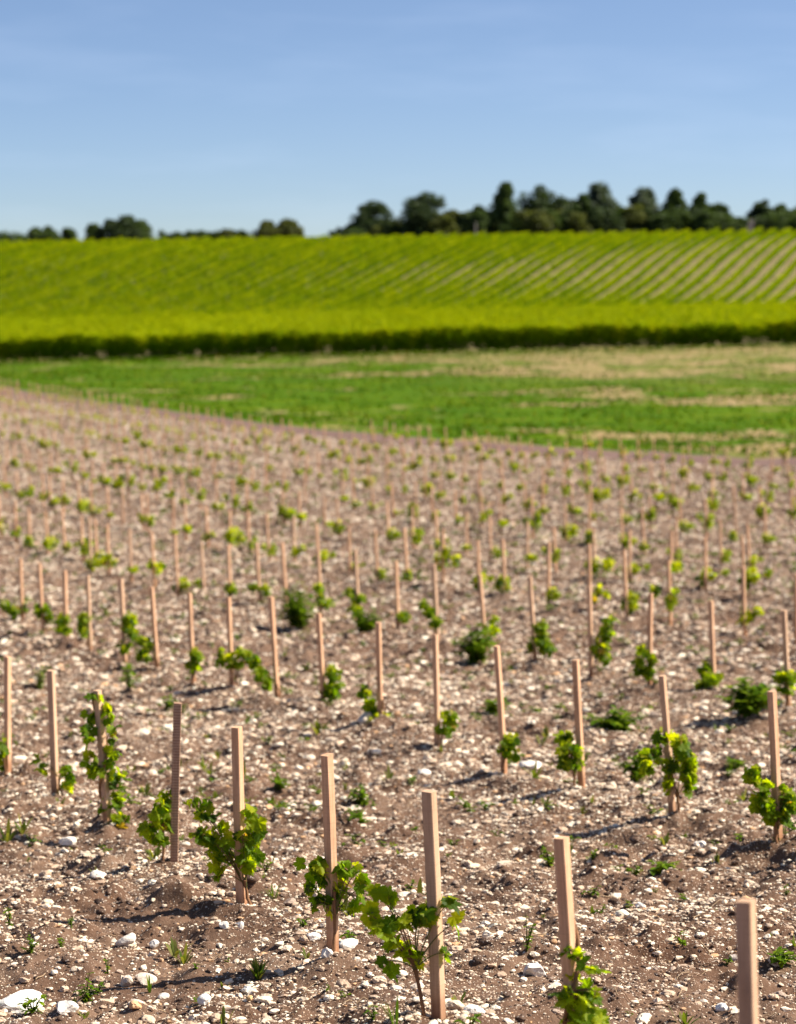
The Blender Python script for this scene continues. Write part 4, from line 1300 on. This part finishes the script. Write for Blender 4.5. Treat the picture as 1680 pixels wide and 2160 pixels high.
# ------------------------------------------------------------------ trees and shrubs on the crest
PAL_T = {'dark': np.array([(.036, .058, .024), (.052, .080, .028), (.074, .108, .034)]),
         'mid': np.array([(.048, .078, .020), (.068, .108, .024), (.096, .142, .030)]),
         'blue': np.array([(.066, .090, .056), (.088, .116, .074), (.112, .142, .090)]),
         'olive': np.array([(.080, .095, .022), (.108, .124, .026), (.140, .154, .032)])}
def tree(px, top, hw, D, pal, name, label, shape='round', base_px=None, trunk=True, seed=0, group='trees along the crest'):
    r = np.random.default_rng(seed)
    s = D / FPX
    X = (px - 840) * s
    z0 = float(zbase(X, D))
    H = at_depth(px, top, D).z - z0
    W = hw * s * 1.18
    root = empty(name, (X, D, z0))
    n_cl = 46 if H > 5 else 22
    mb = MB()
    P_, C_ = [], []
    c0 = H * (.10 if trunk else .06)
    for k in range(n_cl):
        a = r.uniform(0, 6.28); t = r.random()
        if shape == 'cone': env = (1 - t) ** .75
        elif shape == 'tall': env = math.sin(min(1, t * 1.05 + .12) * 3.0) ** .6
        else: env = math.sqrt(max(0.02, 1 - (2 * t - .85) ** 2 / 1.35))
        rad = W * env * r.uniform(.25, .85)
        cz = c0 + (H - c0) * (t * .88)
        cr = max(.6, W * r.uniform(.26, .46)) * (.85 if t > .7 else 1)
        c = np.array([math.cos(a) * rad, math.sin(a) * rad, cz])
        m = int(170 if H > 5 else 90)
        d = r.normal(size=(m, 3)); d /= np.linalg.norm(d, axis=1, keepdims=True)
        P = c + d * (r.random((m, 1)) ** .4) * cr * np.array([1, 1, .75])
        P[:, 2] = np.clip(P[:, 2], .15, H * 1.02)
        P_.append(P)
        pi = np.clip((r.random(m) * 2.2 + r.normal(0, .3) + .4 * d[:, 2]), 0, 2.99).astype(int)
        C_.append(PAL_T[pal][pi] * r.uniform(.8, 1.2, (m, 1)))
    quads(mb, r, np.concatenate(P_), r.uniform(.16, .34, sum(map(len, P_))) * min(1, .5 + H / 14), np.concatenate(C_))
    tr = MB()
    tube(tr, [(0, 0, -.2), (r.normal(0, .1), 0, H * .3), (r.normal(0, .2), r.normal(0, .1), H * .62), (r.normal(0, .2), 0, H * .85)], [H * .022 + .04, H * .018 + .03, H * .011 + .02, .02], (.07, .05, .04), 7)
    for k in range(6 if H > 4 else 3):
        a = r.uniform(0, 6.28); h0 = H * r.uniform(.25, .55)
        tube(tr, bez((0, 0, h0), (math.cos(a) * W * .3, math.sin(a) * W * .3, h0 + H * .08), (math.cos(a) * W * .7, math.sin(a) * W * .7, h0 + H * .22), 5), np.linspace(H * .008 + .02, .012, 5), (.07, .05, .04), 5)
    mb.build('crown', M_TREE, root)
    tr.build('trunk', M_BARK, root)
    tag(root, label, 'tree' if name == 'tree' else 'shrub', group)
    return root
TREES = [
    (1065, 375, 36, 478, 'mid', 'cone', 'tallest pointed tree of the crest, brighter green at its tip'),
    (1140, 388, 50, 486, 'dark', 'round', 'broad dark tree right of the tallest pointed one'),
    (1010, 432, 30, 482, 'dark', 'round', 'lower dark tree on the left shoulder of the tallest pointed tree'),
    (1190, 408, 32, 490, 'blue', 'round', 'greyish green tree filling the dip between two taller dark trees'),
    (1258, 380, 40, 484, 'blue', 'tall', 'tall ragged grey green tree in the middle of the wood'),
    (1225, 405, 24, 480, 'mid', 'round', 'small tree against the left side of the tall ragged tree'),
    (1355, 393, 36, 486, 'blue', 'round', 'loose grey green tree standing clear right of the tall ragged one'),
    (1420, 393, 28, 486, 'mid', 'tall', 'left one of two narrow trees at the right end of the wood'),
    (1470, 402, 26, 484, 'mid', 'tall', 'right one of two narrow trees at the right end of the wood'),
    (896, 404, 46, 476, 'dark', 'round', 'round dark tree with two lobes standing left of the wood'),
    (790, 425, 44, 480, 'dark', 'round', 'dark tree second from the left of the right hand group'),
    (745, 472, 24, 480, 'dark', 'round', 'low dark tree at the left end of the right hand group'),
    (1600, 417, 26, 482, 'dark', 'tall', 'dark upright tree near the right edge behind the pale post'),
    (1640, 430, 26, 488, 'mid', 'round', 'tree right of the dark upright one near the right edge'),
    (1690, 435, 36, 490, 'mid', 'round', 'tree cut by the right edge of the picture'),
    (1510, 428, 30, 482, 'mid', 'round', 'sloping tree at the foot of the two narrow trees'),
    (1305, 432, 30, 490, 'mid', 'round', 'low tree filling the gap right of the tall ragged tree'),
    (270, 455, 34, 560, 'dark', 'tall', 'tallest dark tree of the left group'),
    (300, 464, 30, 565, 'mid', 'round', 'tree leaning down the right side of the left group'),
    (238, 462, 28, 565, 'dark', 'round', 'rounded dark tree left of the tallest one in the left group'),
    (205, 470, 20, 570, 'mid', 'round', 'small tree at the left end of the left group'),
    (110, 474, 24, 575, 'mid', 'round', 'middle tree of the low clump near the left edge'),
    (80, 479, 20, 580, 'mid', 'round', 'left tree of the low clump near the left edge'),
    (147, 478, 18, 580, 'mid', 'round', 'right tree of the low clump near the left edge'),
    (565, 466, 28, 540, 'olive', 'round', 'left half of the pair of round olive trees standing alone'),
    (610, 462, 28, 542, 'olive', 'round', 'right half of the pair of round olive trees standing alone'),
    (10, 486, 30, 580, 'mid', 'round', 'low tree at the left edge of the crest'),
]
for i, (px, top, hw, D, pal, shp, lab) in enumerate(TREES):
    tree(px, top, hw, D, pal, 'tree', lab, shp, seed=4000 + i)
r = np.random.default_rng(31)
bx = 725
i = 0
while bx < 1740:
    topb = np.interp(bx, [725, 850, 960, 1050, 1200, 1350, 1480, 1540, 1600, 1700], [480, 468, 447, 452, 446, 442, 440, 462, 452, 448]) + r.normal(0, 5)
    tree(bx, topb, r.uniform(22, 36), 474 + r.uniform(-2, 6), ['dark', 'mid', 'olive', 'mid'][r.integers(0, 4)], 'shrub', 'dark shrub in the dense belt under the trees of the wood', 'round', trunk=False, seed=5000 + i, group='shrubs under the trees')
    bx += r.uniform(19, 27); i += 1
tree(1135, 446, 40, 471, 'olive', 'shrub', 'rounded brownish olive bush before the broad dark tree', 'round', trunk=False, seed=5555, group='shrubs under the trees')
bx = 345
while bx < 530:
    tree(bx, 486 + r.normal(0, 1.5), 18, 520, 'mid', 'shrub', 'low shrub in the thin hedge along the crest', 'round', trunk=False, seed=5700 + int(bx), group='shrubs of the crest hedge')
    bx += 17
tree(700, 485, 14, 500, 'mid', 'shrub', 'tiny lone shrub on the crest left of the right hand trees', 'round', trunk=False, seed=5901)
tree(480, 482, 16, 515, 'olive', 'shrub', 'slightly taller shrub at the right end of the crest hedge', 'round', trunk=False, seed=5902)
tree(40, 490, 26, 560, 'mid', 'shrub', 'low shrub near the left end of the crest', 'round', trunk=False, seed=5903)

# pale post near the right end, and a slim pole at the wood's edge
def post():
    D = 468.5
    X = (1578 - 840) * D / FPX
    z0 = float(zbase(X, D))
    root = empty('stone_post', (X, D, z0))
    mb = MB()
    bm = bmesh.new()
    bmesh.ops.create_cube(bm, size=1)
    bmesh.ops.bevel(bm, geom=bm.edges[:], offset=.04, segments=2, affect='EDGES')
    V = np.array([v.co[:] for v in bm.verts]); 
    def put(sx, sy, sz, cx, cz, nm, col):
        me = bpy.data.meshes.new(nm)
        b2 = bm.copy()
        for v in b2.verts: v.co = (v.co.x * sx + cx, v.co.y * sy, v.co.z * sz + cz)
        b2.to_mesh(me); b2.free()
        a = me.attributes.new('tint', 'FLOAT_COLOR', 'POINT')
        a.data.foreach_set('color', np.tile(np.array([*col, 1.0], np.float32), len(me.vertices)))
        me.materials.append(M_POST)
        link(bpy.data.objects.new(nm, me), root)
    put(1.1, 1.1, 2.2, 0, 1.1, 'shaft', (.46, .36, .30))
    put(.9, .9, .9, .25, 2.62, 'cap', (.55, .42, .35))
    bm.free()
    tag(root, 'pale pinkish stone post on the crest near the right edge', 'post')
post()
def pole():
    D = 470
    X = (1003 - 840) * D / FPX
    z0 = float(zbase(X, D))
    mb = MB()
    tube(mb, [(0, 0, -.2), (0, 0, 1.5), (.02, 0, 3.3)], [.12, .11, .10], (.36, .33, .30), 8)
    o = mb.build('pole', M_POST)
    o.location = (X, D, z0)
    tag(o, 'slim greyish pole before the shrubs at the left of the wood', 'pole')
pole()
